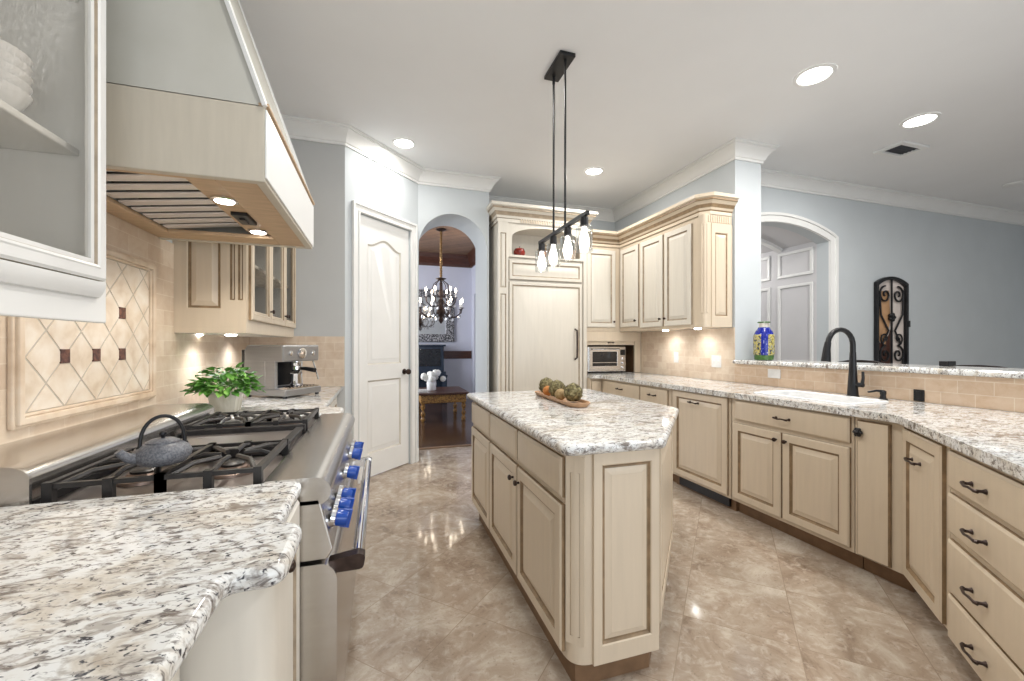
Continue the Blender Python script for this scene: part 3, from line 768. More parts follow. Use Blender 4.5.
# underside
bm = B()
box(bm, HX - .15, HY0 + .03, HZ + .004, HX - .03, HY1 - .03, HZ + .022)
box(bm, XL + .01, HY0 + .03, HZ + .004, XL + .10, HY1 - .03, HZ + .022)
box(bm, XL + .10, HY0 + .03, HZ + .004, HX - .15, HY0 + .06, HZ + .022)
box(bm, XL + .10, HY1 - .16, HZ + .004, HX - .15, HY1 - .03, HZ + .022)
obj('underside_frame', bm, 'hoodwood', hood, bevel=.004)
bm = B(); box(bm, HX - .26, HY0 + .06, HZ + .028, HX - .15, HY1 - .16, HZ + .040); obj('light_strip', bm, 'hoodwood', hood)
bm = B()
for k in range(9):
    y0 = HY0 + .09 + k * .083
    v = [(y0, 0), (y0 + .048, 0), (y0 + .054, .006), (y0 + .050, .008), (y0, .008), (y0 - .003, .004)]
    t0 = [bm.verts.new((XL + .11, y, HZ + .016 + z)) for y, z in v]; t1 = [bm.verts.new((HX - .25, y, HZ + .055 + z)) for y, z in v]
    bm.faces.new(t0); bm.faces.new(t1[::-1])
    for i in range(6): bm.faces.new((t0[i], t1[i], t1[(i + 1) % 6], t0[(i + 1) % 6]))
bmesh.ops.recalc_face_normals(bm, faces=bm.faces[:])
ft = obj('baffle_filter', bm, 'baffle', hood)
bm = B(); bar(bm, (XL + .11, HY0 + .46, HZ + .075), (HX - .25, HY0 + .46, HZ + .115), .80, .006); obj('filter_shade', bm, 'black', hood)  # black sheet stands in for the shade between the baffles
for y in (HY0 + .31, HY0 + .76):
    bm = B(); lathe(bm, [(.045, HZ + .028), (.045, HZ + .020), (.036, HZ + .018)], 24, (HX - .205, y, 0)); hl = obj('hood_lamp', bm, 'chrome', hood, smooth=40)
    bm = B(); lathe(bm, [(.034, HZ + .019), (.030, HZ + .015), (.002, HZ + .013)], 24, (HX - .205, y, 0)); obj('lens', bm, 'can', hl, smooth=40)
    lamp('hood_spot', 'SPOT', (HX - .205, y, HZ + .005), 9, (1, .93, .82), .03, (0, R(8), 0), R(130), .6)
bm = B(); box(bm, HX - .235, HY0 + .47, HZ + .014, HX - .175, HY0 + .62, HZ + .030); box(bm, HX - .215, HY0 + .51, HZ + .006, HX - .195, HY0 + .58, HZ + .016); obj('switch_panel', bm, 'black', hood, bevel=.003)

# near counter
near = round_poly([(XL + .01, 1.250), (-.20, 1.250), (-.197, .975), (-.150, .945), (-.150, .765), (-.232, .765), (-.232, -.6), (XL + .01, -.6)],
                  [0, .03, .035, .045, .075, .02, .0, 0], 8)
slab('granite_worktop', near, .868, .906, 'near granite worktop with stepped rounded corner in the left foreground', r=.017)
nb = T('base_cabinet', 'cream base cabinet with rounded corner under the near granite worktop', 'cabinet', (-.6, .8, 0))
bm = B(); box(bm, XL + .02, -.55, .10, -.30, .775, .866); obj('body', bm, 'ivory', nb, bevel=.003)
bm = B(); box(bm, XL + .02, .79, .10, -.225, 1.245, .866); obj('side_body', bm, 'ivory', nb, bevel=.003)
bm = B(); prism(bm, round_poly([(-.45, .96), (-.45, .785), (-.178, .785), (-.178, .96)], [0, 0, .09, .015], 12), .10, .866); obj('corner_post', bm, 'ivory', nb, smooth=30)
bm = B(); prism(bm, round_poly([(-.45, .962), (-.45, .777), (-.170, .777), (-.170, .962)], [0, 0, .09, .015], 12), .12, .20); obj('plinth_moulding', bm, 'ivory', nb, smooth=30, bevel=.006)
bm = B(); box(bm, XL + .02, -.55, 0, -.37, 1.24, .10); obj('toe_kick', bm, 'kick', nb)
front(nb, frame((-.225, .97, 0), R(90)), 'door', .005, .12, .262, .735, knobs=[(.035, .79)], mats=('ivory', 'iglaze'))
front(nb, frame((-.30, -.3, 0), R(90)), 'drawer', .2, .70, .84, .14, mats=('ivory', 'iglaze'))
front(nb, frame((-.30, -.3, 0), R(90)), 'door', .2, .14, .84, .53, mats=('ivory', 'iglaze'))

# far left counter + base cabinet
slab('granite_worktop', round_poly([(XL + .01, RY1 + .004), (-.20, RY1 + .004), (-.20, 2.62), (-.315, 2.70), (-.315, YB - .01), (XL + .01, YB - .01)], [0, .02, .05, .05, .0, 0], 6), .868, .906,
     'granite worktop behind the range holding the espresso machine and green plant', r=.017)
fb = T('base_cabinet', 'cream base cabinet beyond the range under the espresso machine', 'cabinet', (-.6, 3.2, 0))
carcass(fb, frame((-.36, 2.41, 0), R(90)), 1.53, .64, z1=.866, mats='ivory')
front(fb, frame((-.36, 2.41, 0), R(90)), 'door', .4, .14, .45, .70, mats=('ivory', 'iglaze'))
front(fb, frame((-.36, 2.41, 0), R(90)), 'door', .88, .14, .45, .70, mats=('ivory', 'iglaze'))

# near upper cabinet with glass door
UX = -.70
nu = T('wall_cabinet', 'white glass-front wall cabinet at the far left with dishes inside', 'cabinet', (-.87, .9, 1.335))
uy0, uy1, uz0, uz1 = .30, 1.392, 1.328, 2.95
bm = B()
box(bm, XL + .01, uy0, uz0 + .04, UX - .02, uy1, uz0 + .06); box(bm, XL + .01, uy0, uz1 - .02, UX - .02, uy1, uz1)
box(bm, XL + .01, uy1 - .02, uz0 + .06, UX - .02, uy1, uz1 - .02); box(bm, XL + .01, uy0, uz0 + .06, UX - .02, uy0 + .02, uz1 - .02)
obj('case', bm, 'trim', nu)
bm = B(); box(bm, XL + .009, uy0 + .02, uz0 + .06, XL + .02, uy1 - .02, uz1 - .02); obj('back_panel', bm, 'inside', nu)
Fu = frame((UX, uy0, 0), R(90)); uw = uy1 - uy0
bm = B(); prism(bm, [(0, uz0), (uw, uz0), (uw, uz1), (0, uz1)], 0, .02, 'XZ', [[(.05, uz0 + .105), (uw - .045, uz0 + .105), (uw - .045, uz1 - .05), (.05, uz1 - .05)]]); xf(bm, Fu); obj('face_frame', bm, 'trim', nu, bevel=.003)
bm = B(); sweep(bm, [(0, 0), (uw - .045, 0)], [(0, uz0 + .062), (.010, uz0 + .064), (.016, uz0 + .075), (.022, uz0 + .092), (.022, uz0 + .103), (0, uz0 + .103)]); xf(bm, Fu); obj('ledge_moulding', bm, 'trim', nu, smooth=30)
for z in (1.76, 2.16, 2.56):
    bm = B(); box(bm, XL + .02, uy0 + .02, z, UX - .045, uy1 - .02, z + .018); obj('shelf', bm, 'trim', nu, bevel=.004)
def glass_door(root, F, x, z, w, h, st=.05, mats=('trim', 'iglaze'), knobs=()):
    bm = B()
    rings = [(0, 0), (0, .014), (.006, .020), (st * .55, .020), (st * .62, .022), (st * .75, .019), (st * .8, .013), (st, .012), (st, 0)]
    relief(bm, x, z, w, h, rings, glaze=(1, 6), center=False); xf(bm, F)
    d = obj('door', bm, list(mats), root, smooth=25)
    bm = B(); box(bm, x + st - .004, -.010, z + st - .004, x + w - st + .004, -.006, z + h - st + .004); xf(bm, F); obj('glass_pane', bm, 'glass', d)
    for k in knobs: knob(d, F, *k)
    return d
glass_door(nu, Fu, uw - .54, uz0 + .108, .505, uz1 - uz0 - .16)
glass_door(nu, Fu, uw - .54 - .51, uz0 + .108, .505, uz1 - uz0 - .16)
for k in range(5):
    bm = B(); z = 1.779 + k * .021
    prof = [(.028, 0), (.032, .004), (.060, .026), (.074, .050), (.077, .056), (.073, .056), (.057, .030), (.030, .008), (.002, .007)]
    lathe(bm, prof, 28, (-.83, 1.21, z), cap=False)
    tag(obj('bowl', bm, 'porcelain', smooth=50), ['bottom', 'second lowest', 'middle', 'second highest', 'topmost'][k] + ' white bowl of the stack in the glass-front cabinet', 'bowl', 'bowls stacked in the glass cabinet')

# far left upper cabinet
fu = T('wall_cabinet', 'cream wall cabinet with narrow glass doors above the espresso machine', 'cabinet', (-.87, 3.3, 1.335))
fy0, fz0, fz1 = 2.625, 1.335, 2.55
Ff = frame((UX, fy0, 0), R(90)); fw = YB - .01 - fy0
bm = B(); prism(bm, [(0, fz0), (fw, fz0), (fw, fz1), (0, fz1)], 0, .02, 'XZ', [[(.06, fz0 + .09), (fw - .03, fz0 + .09), (fw - .03, fz1 - .05), (.06, fz1 - .05)]]); xf(bm, Ff); obj('face_frame', bm, 'cream', fu, bevel=.002)
bm = B(); box(bm, XL + .01, fy0 + .02, fz0, UX - .02, YB - .01, fz0 + .02); box(bm, XL + .01, fy0 + .02, fz1 - .02, UX - .02, YB - .01, fz1); box(bm, XL + .01, fy0 + .02, fz0 + .02, XL + .03, YB - .01, fz1 - .02)
for z in (1.75, 2.12): box(bm, XL + .03, fy0 + .02, z, UX - .04, YB - .01, z + .018)
obj('case', bm, 'inside', fu)
Fe = frame((XL + .01, fy0, 0), 0); ew = UX - XL - .01
bm = B()
ew -= .0205
box(bm, 0, .003, fz0, ew, .02, fz1)
recessed(bm, -.008, fz0, .235, fz1, [(.055, fz0 + .13, .21, fz1 - .07)], .012, .003)
recessed(bm, .235, fz0, ew + .0205, fz1, [(.252, fz0 + .18, .276, fz1 - .07), (.290, fz0 + .18, .314, fz1 - .07)], .012, .003, FLUTE, (1, 2))
xf(bm, Fe); obj('end_panel', bm, ['cream', 'glaze'], fu)
for k in range(3):
    x = .03 + k * (fw - .05) / 3
    glass_door(fu, Ff, x, fz0 + .075, (fw - .05) / 3 - .004, fz1 - fz0 - .12, .055, ('cream', 'glaze'), [[(x + (fw - .05) / 3 - .03, fz0 + .15)], [(x + (fw - .05) / 3 - .03, fz0 + .15)], [(x + .03, fz0 + .15)]][k][:1] if k != 0 else [(x + (fw - .05) / 3 - .03, fz0 + .15)])
for k, (dx, dz) in enumerate(((.34, .20), (.17, .20))):
    bm = B(); lathe(bm, [(.03, 0), (.03, -.008), (.022, -.010)], 16, (UX - dx, fy0 + .3 + k * .02, fz0)); pk = obj('puck_light', bm, 'puck', fu)
for k, yy in enumerate((2.85, 3.45)):
    lamp('under_cabinet_spot', 'SPOT', (XL + .14, yy, fz0 - .02), 6.0, (.97, .99, 1), .03, (0, 0, 0), R(150), 1.0)

# planter
pl = T('potted_plant', 'bright green leafy plant in a whitewashed box on the counter behind the range', 'plant', (-.79, 2.60, .906))
px_, py_ = -.80, 2.63
bm = B()
lo = [(-.055, -.05), (.055, -.05), (.055, .05), (-.055, .05)]
v0 = [bm.verts.new((px_ + x, py_ + y, .9075)) for x, y in lo]; v1 = [bm.verts.new((px_ + x * 1.25, py_ + y * 1.25, 1.015)) for x, y in lo]
v2 = [bm.verts.new((px_ + x * 1.12, py_ + y * 1.12, 1.015)) for x, y in lo]; v3 = [bm.verts.new((px_ + x * 1.1, py_ + y * 1.1, .995)) for x, y in lo]
bm.faces.new(v0[::-1]); bm.faces.new(v3)
for a, b in ((v0, v1), (v1, v2), (v2, v3)):
    for i in range(4): bm.faces.new((a[i], a[(i + 1) % 4], b[(i + 1) % 4], b[i]))
obj('planter_box', bm, 'planter', pl, bevel=.003)
def leaves(n, c, spread, zr, size, rnd, droop=.5):
    bm = B()
    for i in range(n):
        a = rnd.uniform(0, 2 * PI); rr = math.sqrt(rnd.random())
        p0 = Vector((c[0] + math.cos(a) * rr * spread[0], c[1] + math.sin(a) * rr * spread[1], c[2] + zr * (1 - rr * rr * droop * 1.6) * rnd.uniform(.35, 1)))
        d = Vector((math.cos(a) * .8 + rnd.uniform(-.5, .5), math.sin(a) * .8 + rnd.uniform(-.5, .5), rnd.uniform(-.5, .5))).normalized()
        s = d.cross(Vector((rnd.uniform(-.4, .4), rnd.uniform(-.4, .4), 1))).normalized(); u = s.cross(d)
        L = size * rnd.uniform(.7, 1.25); W = L * .36
        pts = [p0, p0 + d * L * .3 + s * W * .8 + u * L * .06, p0 + d * L * .65 + s * W * .75 + u * L * .05, p0 + d * L - u * L * .12, p0 + d * L * .65 - s * W * .75 + u * L * .05, p0 + d * L * .3 - s * W * .8 + u * L * .06]
        mid = p0 + d * L * .5 - u * L * .02
        vs = [bm.verts.new(q) for q in pts]; m_ = bm.verts.new(mid)
        for k in range(6): bm.faces.new((vs[k], vs[(k + 1) % 6], m_))
    return bm
rnd = random.Random(3)
bm = leaves(300, (px_, py_, 1.005), (.15, .13), .16, .055, rnd); obj('foliage', bm, 'leaf', pl)
bm = B()
for i in range(14):
    a = rnd.uniform(0, 6.28); tube(bm, [(px_, py_, .995), (px_ + .05 * math.cos(a), py_ + .04 * math.sin(a), 1.05), (px_ + .13 * math.cos(a), py_ + .11 * math.sin(a), 1.06)], .002, 5)
obj('stems', bm, 'leaf', pl)

# espresso machine
es = T('espresso_machine', 'stainless steel espresso machine in the corner beside the green plant', 'coffee machine', (-.62, 3.42, .906))
FE = frame((-.665, 3.36, .907), R(55)) @ Matrix.Scale(1.1, 4)
def P(name, bm, mat, root, **k): xf(bm, FE); return obj(name, bm, mat, root, **k)
bm = B(); box(bm, -.15, -.17, .012, .15, .16, .055); es_b = P('base', bm, 'satin', es, bevel=.008)
bm = B(); box(bm, -.13, -.165, .055, .13, -.01, .062); 
for k in range(9): box(bm, -.12 + k * .028, -.155, .060, -.108 + k * .028, -.02, .066)
P('drip_tray', bm, 'chrome', es_b)
bm = B(); box(bm, -.15, -.01, .055, .15, .16, .235); box(bm, -.15, -.09, .055, -.128, -.01, .235); P('rear_housing', bm, 'satin', es, bevel=.006)
bm = B(); prism(bm, [(-.15, .225), (-.15, .33), (.14, .33), (.16, .30), (.16, .225)], -.15, .15, 'YZ'); P('head', bm, 'satin', es, bevel=.010)
bm = B(); box(bm, -.115, -.012, .07, .115, -.008, .22); P('splash_panel', bm, 'black', es)
bm = B(); lathe(bm, [(.034, 0), (.034, .006), (.028, .008)], 24, (0, -.152, .278), axis='-Y'); gauge = P('gauge', bm, 'chrome', es, smooth=40)
for x in (-.09, .09): 
    bm = B(); lathe(bm, [(.014, 0), (.014, .007), (.010, .009)], 16, (x, -.151, .278), axis='-Y'); P('button', bm, 'chrome', es, smooth=40)
bm = B(); lathe(bm, [(.038, .225), (.038, .195), (.034, .19)], 24, (.02, -.085, 0)); P('group_head', bm, 'chrome', es, smooth=40)
bm = B(); lathe(bm, [(.036, .19), (.036, .17), (.020, .155)], 24, (.02, -.085, 0)); pf = P('portafilter', bm, 'chrome', es, smooth=40)
bm = B(); tube(bm, [(.02, -.12, .178), (.02, -.17, .176), (.02, -.235, .168)], [.010, .013, .015], 12); P('grip', bm, 'black', pf, smooth=40)
bm = B(); tube(bm, [(.125, -.12, .23), (.128, -.14, .17), (.122, -.17, .10)], .005, 8); P('steam_wand', bm, 'chrome', es, smooth=40)
bm = B(); lathe(bm, [(.036, .067), (.040, .08), (.036, .13), (.040, .145), (.037, .145), (.033, .13), (.036, .08), (.002, .072)], 24, (.02, -.085, 0), cap=False); P('milk_jug', bm, 'chrome', es, smooth=40)
bm = B(); box(bm, -.145, .16, .02, .145, .19, .30); P('water_tank', bm, 'dark', es, bevel=.006)
bm = B()
for x in (-.13, .13):
    for y in (-.15, .14): lathe(bm, [(.012, 0), (.012, .013)], 12, (x, y, 0))
P('feet', bm, 'black', es)

# ------------------------------------------------------------------ island
IX, IY0, IY1 = .66, 1.36, 3.02
isl = T('kitchen_island', 'cream glazed kitchen island with raised panel doors and clipped corner', 'kitchen island', (1.1, 2.2, 0))
foot = round_poly([(IX, IY1), (IX, IY0), (1.025, IY0), (1.565, 1.96), (1.565, IY1)], [0, .085, 0, 0, 0], 10)
bm = B(); prism(bm, foot, .10, .873); obj('body', bm, 'cream', isl, smooth=30)
bm = B(); prism(bm, [(IX + .03, IY1 - .06), (IX + .03, IY0 + .035), (1.01, IY0 + .035), (1.53, 1.97), (1.53, IY1 - .06)], 0, .10); obj('toe_kick', bm, 'kick', isl)
Fi = frame((IX, IY1, 0), R(-90))
for x, w in ((.02, .515), (.555, .51), (1.085, .515)):
    front(isl, Fi, 'drawer', x, .70, w, .15)
    front(isl, Fi, 'door', x, .125, w, .548, knobs=[] if x < .1 else ([(x + w - .035, .605)] if x < 1 else [(x + .035, .605)]))
# near end: panel between rounded post and corner
Fn = frame((0, IY0, 0), 0)
bm = B(); recessed(bm, .742, .10, 1.022, .873, [(.775, .165, .99, .83)], .012); xf(bm, Fn)
obj('end_panel', bm, ['cream', 'glaze'], isl, smooth=25)
# flute on the rounded post
Fp = frame((IX + .0245, IY0 + .0245, 0), R(-45))
bm = B()
recessed(bm, -.036, .17, .036, .86, [(-.019, .20, .019, .80)], .010, .006, [(0, .010), (.005, .004), (.012, .002)], (1, 2)); xf(bm, Fp); obj('fluted_post', bm, ['cream', 'glaze'], isl)
# clipped corner panel
Fc = frame((1.025, IY0, 0), math.atan2(.60, .54))
bm = B(); recessed(bm, .01, .19, .795, .873, [(.07, .24, .735, .82)], .010); xf(bm, Fc); obj('corner_panel', bm, ['cream', 'glaze'], isl)
bm = B(); sweep(bm, [(1.565, IY1), (1.565, 1.96), (1.025, IY0)], [(0, .10), (-.0, .19), (.010, .185), (.014, .165), (.014, .10)]); obj('base_moulding', bm, 'cream', isl)
slab('granite_worktop', round_poly([(.615, 3.06), (.615, 1.33), (1.035, 1.325), (1.625, 1.965), (1.625, 3.06)], [.03, .06, .04, .05, .03], 7), .873, .914, 'speckled granite worktop on the central island carrying the wooden tray', r=.019)
# tray with pomanders
tc = Vector((1.10, 2.45))
tr = T('serving_tray', 'long wooden tray of decorative balls on the island', 'tray', (tc.x, tc.y, .915))
def capsule(L, Wd, z, grow): 
    return [(L / 2 - Wd / 2 + (Wd / 2 + grow) * math.cos(R(a)), (Wd / 2 + grow) * math.sin(R(a)), z) for a in range(-90, 91, 15)] + [(-L / 2 + Wd / 2 + (Wd / 2 + grow) * math.cos(R(a)), (Wd / 2 + grow) * math.sin(R(a)), z) for a in range(90, 271, 15)]
FT = frame((tc.x, tc.y, .9155), R(88))
bm = B(); prev = None
for L in (capsule(.68, .125, 0, -.008), capsule(.68, .125, .012, .004), capsule(.68, .125, .026, .010), capsule(.68, .125, .026, .003), capsule(.68, .125, .010, -.008)):
    vs = [bm.verts.new(q) for q in L]
    if prev:
        for i in range(len(vs)): bm.faces.new((prev[i], prev[(i + 1) % len(vs)], vs[(i + 1) % len(vs)], vs[i]))
    else: bm.faces.new(vs[::-1])
    prev = vs
bm.faces.new(prev); xf(bm, FT); obj('tray_body', bm, 'traywood', tr, smooth=40)
def scaled_ball(bm, c, r):
    ball(bm, c, r * .9, 14)
    for i in range(5):
        for k in range(9):
            th_ = R(25 + i * 30); ph = 2 * PI * (k + .5 * (i % 2)) / 9
            d = Vector((math.sin(th_) * math.cos(ph), math.sin(th_) * math.sin(ph), math.cos(th_)))
            up = Vector((0, 0, 1)) - d * d.z
            up = up.normalized() if up.length > .01 else Vector((1, 0, 0)); s = d.cross(up)
            p0 = Vector(c) + d * r * .86
            vs = [bm.verts.new(q) for q in (p0 - up * r * .3 + s * r * .26, p0 - up * r * .3 - s * r * .26, p0 + up * r * .05 - s * r * .3 + d * r * .12, p0 + up * r * .42 + d * r * .16, p0 + up * r * .05 + s * r * .3 + d * r * .12)]
            bm.faces.new(vs)
for k, (lx, ly, r_, mt, lab) in enumerate(((.235, .0, .056, 'choke', 'brown artichoke ball at the far end of the wooden tray'), (.03, .005, .056, 'choke', 'green-brown artichoke ball in the middle of the wooden tray'), (-.20, -.006, .056, 'choke', 'olive artichoke ball at the near end of the wooden tray'),
        (.135, .030, .034, 'orange', 'small orange dried ball between the far two artichoke balls'), (-.09, .030, .036, 'tan', 'small tan dried ball between the near two artichoke balls'))):
    p_ = FT @ Vector((lx, ly, .012 + r_))
    bm = B()
    if mt == 'choke': scaled_ball(bm, p_, r_)
    else: ball(bm, p_, r_, 18)
    tag(obj('artichoke_ball' if mt == 'choke' else 'pomander', bm, mt, smooth=30 if mt == 'choke' else 60), lab, 'decorative ball', 'decorative balls on the wooden tray')

# ------------------------------------------------------------------ right run base cabinets
BX = 2.54
Fb = frame((BX, 4.42, 0), R(-90))      # local x runs towards the camera
def at(y): return 4.42 - y
def cab(name, label, y1, y0, cat='cabinet', mats='cream', kick=.07):
    r_ = T(name, label, cat, (BX, (y0 + y1) / 2, 0))
    F = frame((BX, y1, 0), R(-90)); carcass(r_, F, y1 - y0, XR - BX - .012, kick=kick, mats=mats)
    return r_, F
# corner cabinet under the toaster oven, facing the camera
nc = T('base_cabinet', 'narrow cream base cabinet between refrigerator and drawers below the toaster oven', 'cabinet', (2.5, 4.5, 0))
bm = B(); box(bm, 2.385, 4.43, .10, XR - .012, YF - .01, .873); obj('body', bm, 'cream', nc, bevel=.003)
bm = B(); box(bm, 2.385, 4.50, 0, XR - .012, YF - .01, .10); obj('toe_kick', bm, 'kick', nc)
bm = B(); relief(bm, 2.40, .14, .13, .70, [(0, 0), (0, .012), (.008, .018), (.02, .018)], y=4.43, glaze=(1,)); obj('filler_panel', bm, ['cream', 'glaze'], nc)
c, F = cab('base_cabinet', 'cream two-drawer base cabinet behind the island left of the panelled dishwasher', 4.425, 3.175)
for x, w in ((.075, .70), (.79, .42)):
    front(c, F, 'drawer', x, .70, w, .15, pulls=[(x + w / 2, .785)]); front(c, F, 'door', x, .125, w, .55)
c, F = cab('dishwasher', 'cream panelled dishwasher front left of the sink cabinet', 3.165, 2.50, 'dishwasher', kick=.05)
front(c, F, 'door', .03, .12, .615, .745, pulls=[(.30, .785)])
bm = B(); box(bm, .06, .03, .02, .62, .05, .095); xf(bm, F); obj('kick_vent', bm, 'black', c)
c = T('base_cabinet', 'wide cream sink cabinet with false drawer above two raised panel doors', 'cabinet', (BX, 2.07, 0)); F = frame((BX, 2.49, 0), R(-90))
bm = B(); prism(bm, [(0, .10), (.66, .10), (.66, .70), (.045, .70), (.045, .873), (0, .873)], 0, .85, 'YZ'); xf(bm, F); obj('body', bm, 'cream', c, bevel=.003)
bm = B(); box(bm, 0, .07, 0, .85, .66, .10); xf(bm, F); obj('toe_kick', bm, 'kick', c)
front(c, F, 'drawer', .04, .715, .795, .145, pulls=[(.43, .785)])
front(c, F, 'door', .02, .125, .395, .565, knobs=[(.385, .64)]); front(c, F, 'door', .425, .125, .41, .565, knobs=[(.455, .64)])
c, F = cab('base_cabinet', 'narrow cream flat-door cabinet with ornate black knob right of the sink', 1.635, 1.405)
d_ = front(c, F, 'flat', .02, .11, .155, .745)
bm = B(); 
for k in range(6):
    a = k * PI / 3; ball(bm, (.035 + .014 * math.cos(a), -.036, .79 + .016 * math.sin(a)), .011, 8)
ball(bm, (.035, -.044, .79), .014, 10); lathe(bm, [(.008, 0), (.008, .02)], 10, (.035, -.018, .79), axis='-Y'); xf(bm, F); obj('knob', bm, 'black', d_, smooth=60)
# diagonal cabinets
q_ = math.sqrt(.5)
Fdg = frame((BX, 1.40, 0), R(-135))
def dcab(label, k0, k1, dep=.50):
    F = frame((BX - k0 * q_, 1.40 - k0 * q_, 0), R(-135))
    r_ = T('base_cabinet', label, 'cabinet', F.translation)
    return r_, F
c, F = dcab('cream pull-out cabinet at the bend of the right-hand counter', 0, .475)
bm = B(); prism(bm, [(0, 0), (.472, 0), (.472, .50), (.45, .50), (.0, .06)], .10, .873); xf(bm, F); obj('body', bm, 'cream', c)
bm = B(); prism(bm, [(.03, .07), (.472, .07), (.472, .50), (.45, .50)], 0, .10); xf(bm, F); obj('toe_kick', bm, 'kick', c)
front(c, F, 'door', .02, .115, .42, .735, pulls=[(.20, .725)])
c, F = dcab('cream four-drawer cabinet at the right edge of the photo', .475, 1.25)
carcass(c, F, .76, .50)
for z, h in ((.70, .147), (.522, .157), (.285, .209), (.095, .18)):
    front(c, F, 'drawer', .02, z, .60, h, pulls=[(.265, z + h / 2 - .005)])
# worktop with sink opening
ov = .038
dq = lambda k, o: (BX - k * q_ - o * q_, 1.40 - k * q_ + o * q_)
SX0, SX1, SY0, SY1 = 2.66, 3.02, 1.76, 2.40
outl = [(2.383, 5.2), (2.383, 4.392), (BX - ov, 4.375), (BX - ov, 1.416), dq(1.25, ov), (2.2, .05), (XR - .01, -.4), (XR - .01, 5.2)]
hole = round_poly([(SX0, SY0), (SX1, SY0), (SX1, SY1), (SX0, SY1)], .07, 6)
slab('granite_worktop', round_poly(outl, [0, .05, .04, .06, .0, 0, 0, 0], 6), .873, .914, 'long granite worktop with the white sink along the right-hand cabinets', [hole], r=.017)
sk = T('sink', 'white rimmed sink set into the right-hand granite worktop', 'sink', ((SX0 + SX1) / 2, (SY0 + SY1) / 2, .70))
bm = B(); prev = None
def rr(g, z): return [(x, y, z) for x, y in round_poly([(SX0 - g, SY0 - g), (SX1 + g, SY0 - g), (SX1 + g, SY1 + g), (SX0 - g, SY1 + g)], .07, 6)]
for L in (rr(.022, .9142), rr(.022, .920), rr(.014, .924), rr(-.004, .924), rr(-.012, .918), rr(-.016, .76), rr(-.05, .715)):
    vs = [bm.verts.new(q) for q in L]
    if prev:
        for i in range(len(vs)): bm.faces.new((prev[i], prev[(i + 1) % len(vs)], vs[(i + 1) % len(vs)], vs[i]))
    prev = vs
bm.faces.new(prev); obj('basin', bm, 'porcelain', sk, smooth=50)
bm = B(); lathe(bm, [(.04, .716), (.036, .719), (.01, .7165)], 20, ((SX0 + SX1) / 2, (SY0 + SY1) / 2, 0)); obj('drain', bm, 'chrome', sk, smooth=40)
# faucet
fx, fy = 3.10, 2.01
fa = T('faucet', 'tall black gooseneck pull-down faucet behind the sink', 'faucet', (fx, fy, .914))
bm = B(); lathe(bm, [(.036, .9145), (.036, .922), (.032, .928), (.024, 1.08), (.021, 1.14), (.018, 1.22)], 20, (fx, fy, 0)); obj('body', bm, 'black', fa, smooth=40)
bm = B(); pts = [(fx, fy, 1.20), (fx, fy, 1.27)] + [(fx - .105 + .105 * math.cos(R(a)), fy + .01 * (1 - math.cos(R(a))), 1.27 + .105 * math.sin(R(a))) for a in range(10, 171, 16)]
tube(bm, pts, .0165, 12); nk = obj('gooseneck', bm, 'black', fa, smooth=50)
bm = B(); e = Vector(pts[-1]); tube(bm, [e, e + Vector((-.012, 0, -.05)), e + Vector((-.020, 0, -.13))], [.019, .022, .029], 14); obj('spray_head', bm, 'black', nk, smooth=50)
bm = B(); tube(bm, [(fx, fy - .02, 1.0), (fx, fy - .065, 1.0)], .016, 12); tube(bm, [(fx, fy - .058, 1.0), (fx, fy - .064, 1.05), (fx, fy - .062, 1.09)], [.011, .009, .008], 10); obj('lever', bm, 'black', fa, smooth=50)
sd = T('soap_dispenser', 'black deck-mounted soap dispenser right of the faucet', 'soap dispenser', (3.10, 1.83, .914))
bm = B(); lathe(bm, [(.026, .9145), (.026, .920), (.018, .926), (.014, .945), (.017, .955), (.017, .972), (.010, .978)], 18, (3.10, 1.83, 0)); obj('base', bm, 'black', sd, smooth=40)
bm = B(); tube(bm, [(3.10, 1.83, .970), (3.06, 1.845, .975), (3.01, 1.86, .966)], [.010, .008, .006], 10); obj('nozzle', bm, 'black', sd, smooth=40)
bm = B(); lathe(bm, [(.022, .9145), (.022, .919), (.018, .921)], 18, (3.06, 1.92, 0)); tag(obj('sink_hole_cover', bm, 'black', smooth=40), 'flat black sink hole cover on the granite between faucet and soap dispenser', 'hole cover')
def plate(y, z, w, h, name, label, col='white'):
    o = T(name, label, 'outlet', (XR - .012, y, z))
    bm = B(); box(bm, XR - .014, y - w / 2, z - h / 2, XR - .008, y + w / 2, z + h / 2); obj('cover_plate', bm, col, o, bevel=.002)
    bm = B()
    if w > h:
        for s in (-1, 1): box(bm, XR - .017, y + s * w * .22 - .015, z - .012, XR - .013, y + s * w * .22 + .015, z + .012)
    else:
        for s in ((-.25, .25) if w > .1 else (0,)): box(bm, XR - .017, y + s * w - .012, z - .022, XR - .013, y + s * w + .012, z + .022)
    obj('rocker', bm, col, o, bevel=.001)
plate(3.93, 1.13, .075, .118, 'light_switch', 'single white switch plate on the backsplash beside the toaster oven')
plate(3.34, 1.105, .122, .118, 'light_switch', 'double white switch plate on the backsplash near the end of the wall cabinets')
plate(2.70, 1.025, .118, .075, 'power_outlet', 'horizontal white outlet below the raised bar near the vase')
plate(1.70, .955, .055, .072, 'power_outlet', 'small black outlet on the low backsplash right of the soap dispenser', 'black')
# raised bar
slab('raised_bar_top', round_poly([(XR - .045, YC - .004), (XR - .045, -1.2), (XR + .42, -1.2), (XR + .42, YC - .25), (XC, YC - .004)], [.02, 0, 0, .05, 0], 5), 1.094, 1.131, 'raised granite bar ledge above the tiled half wall', r=.016)

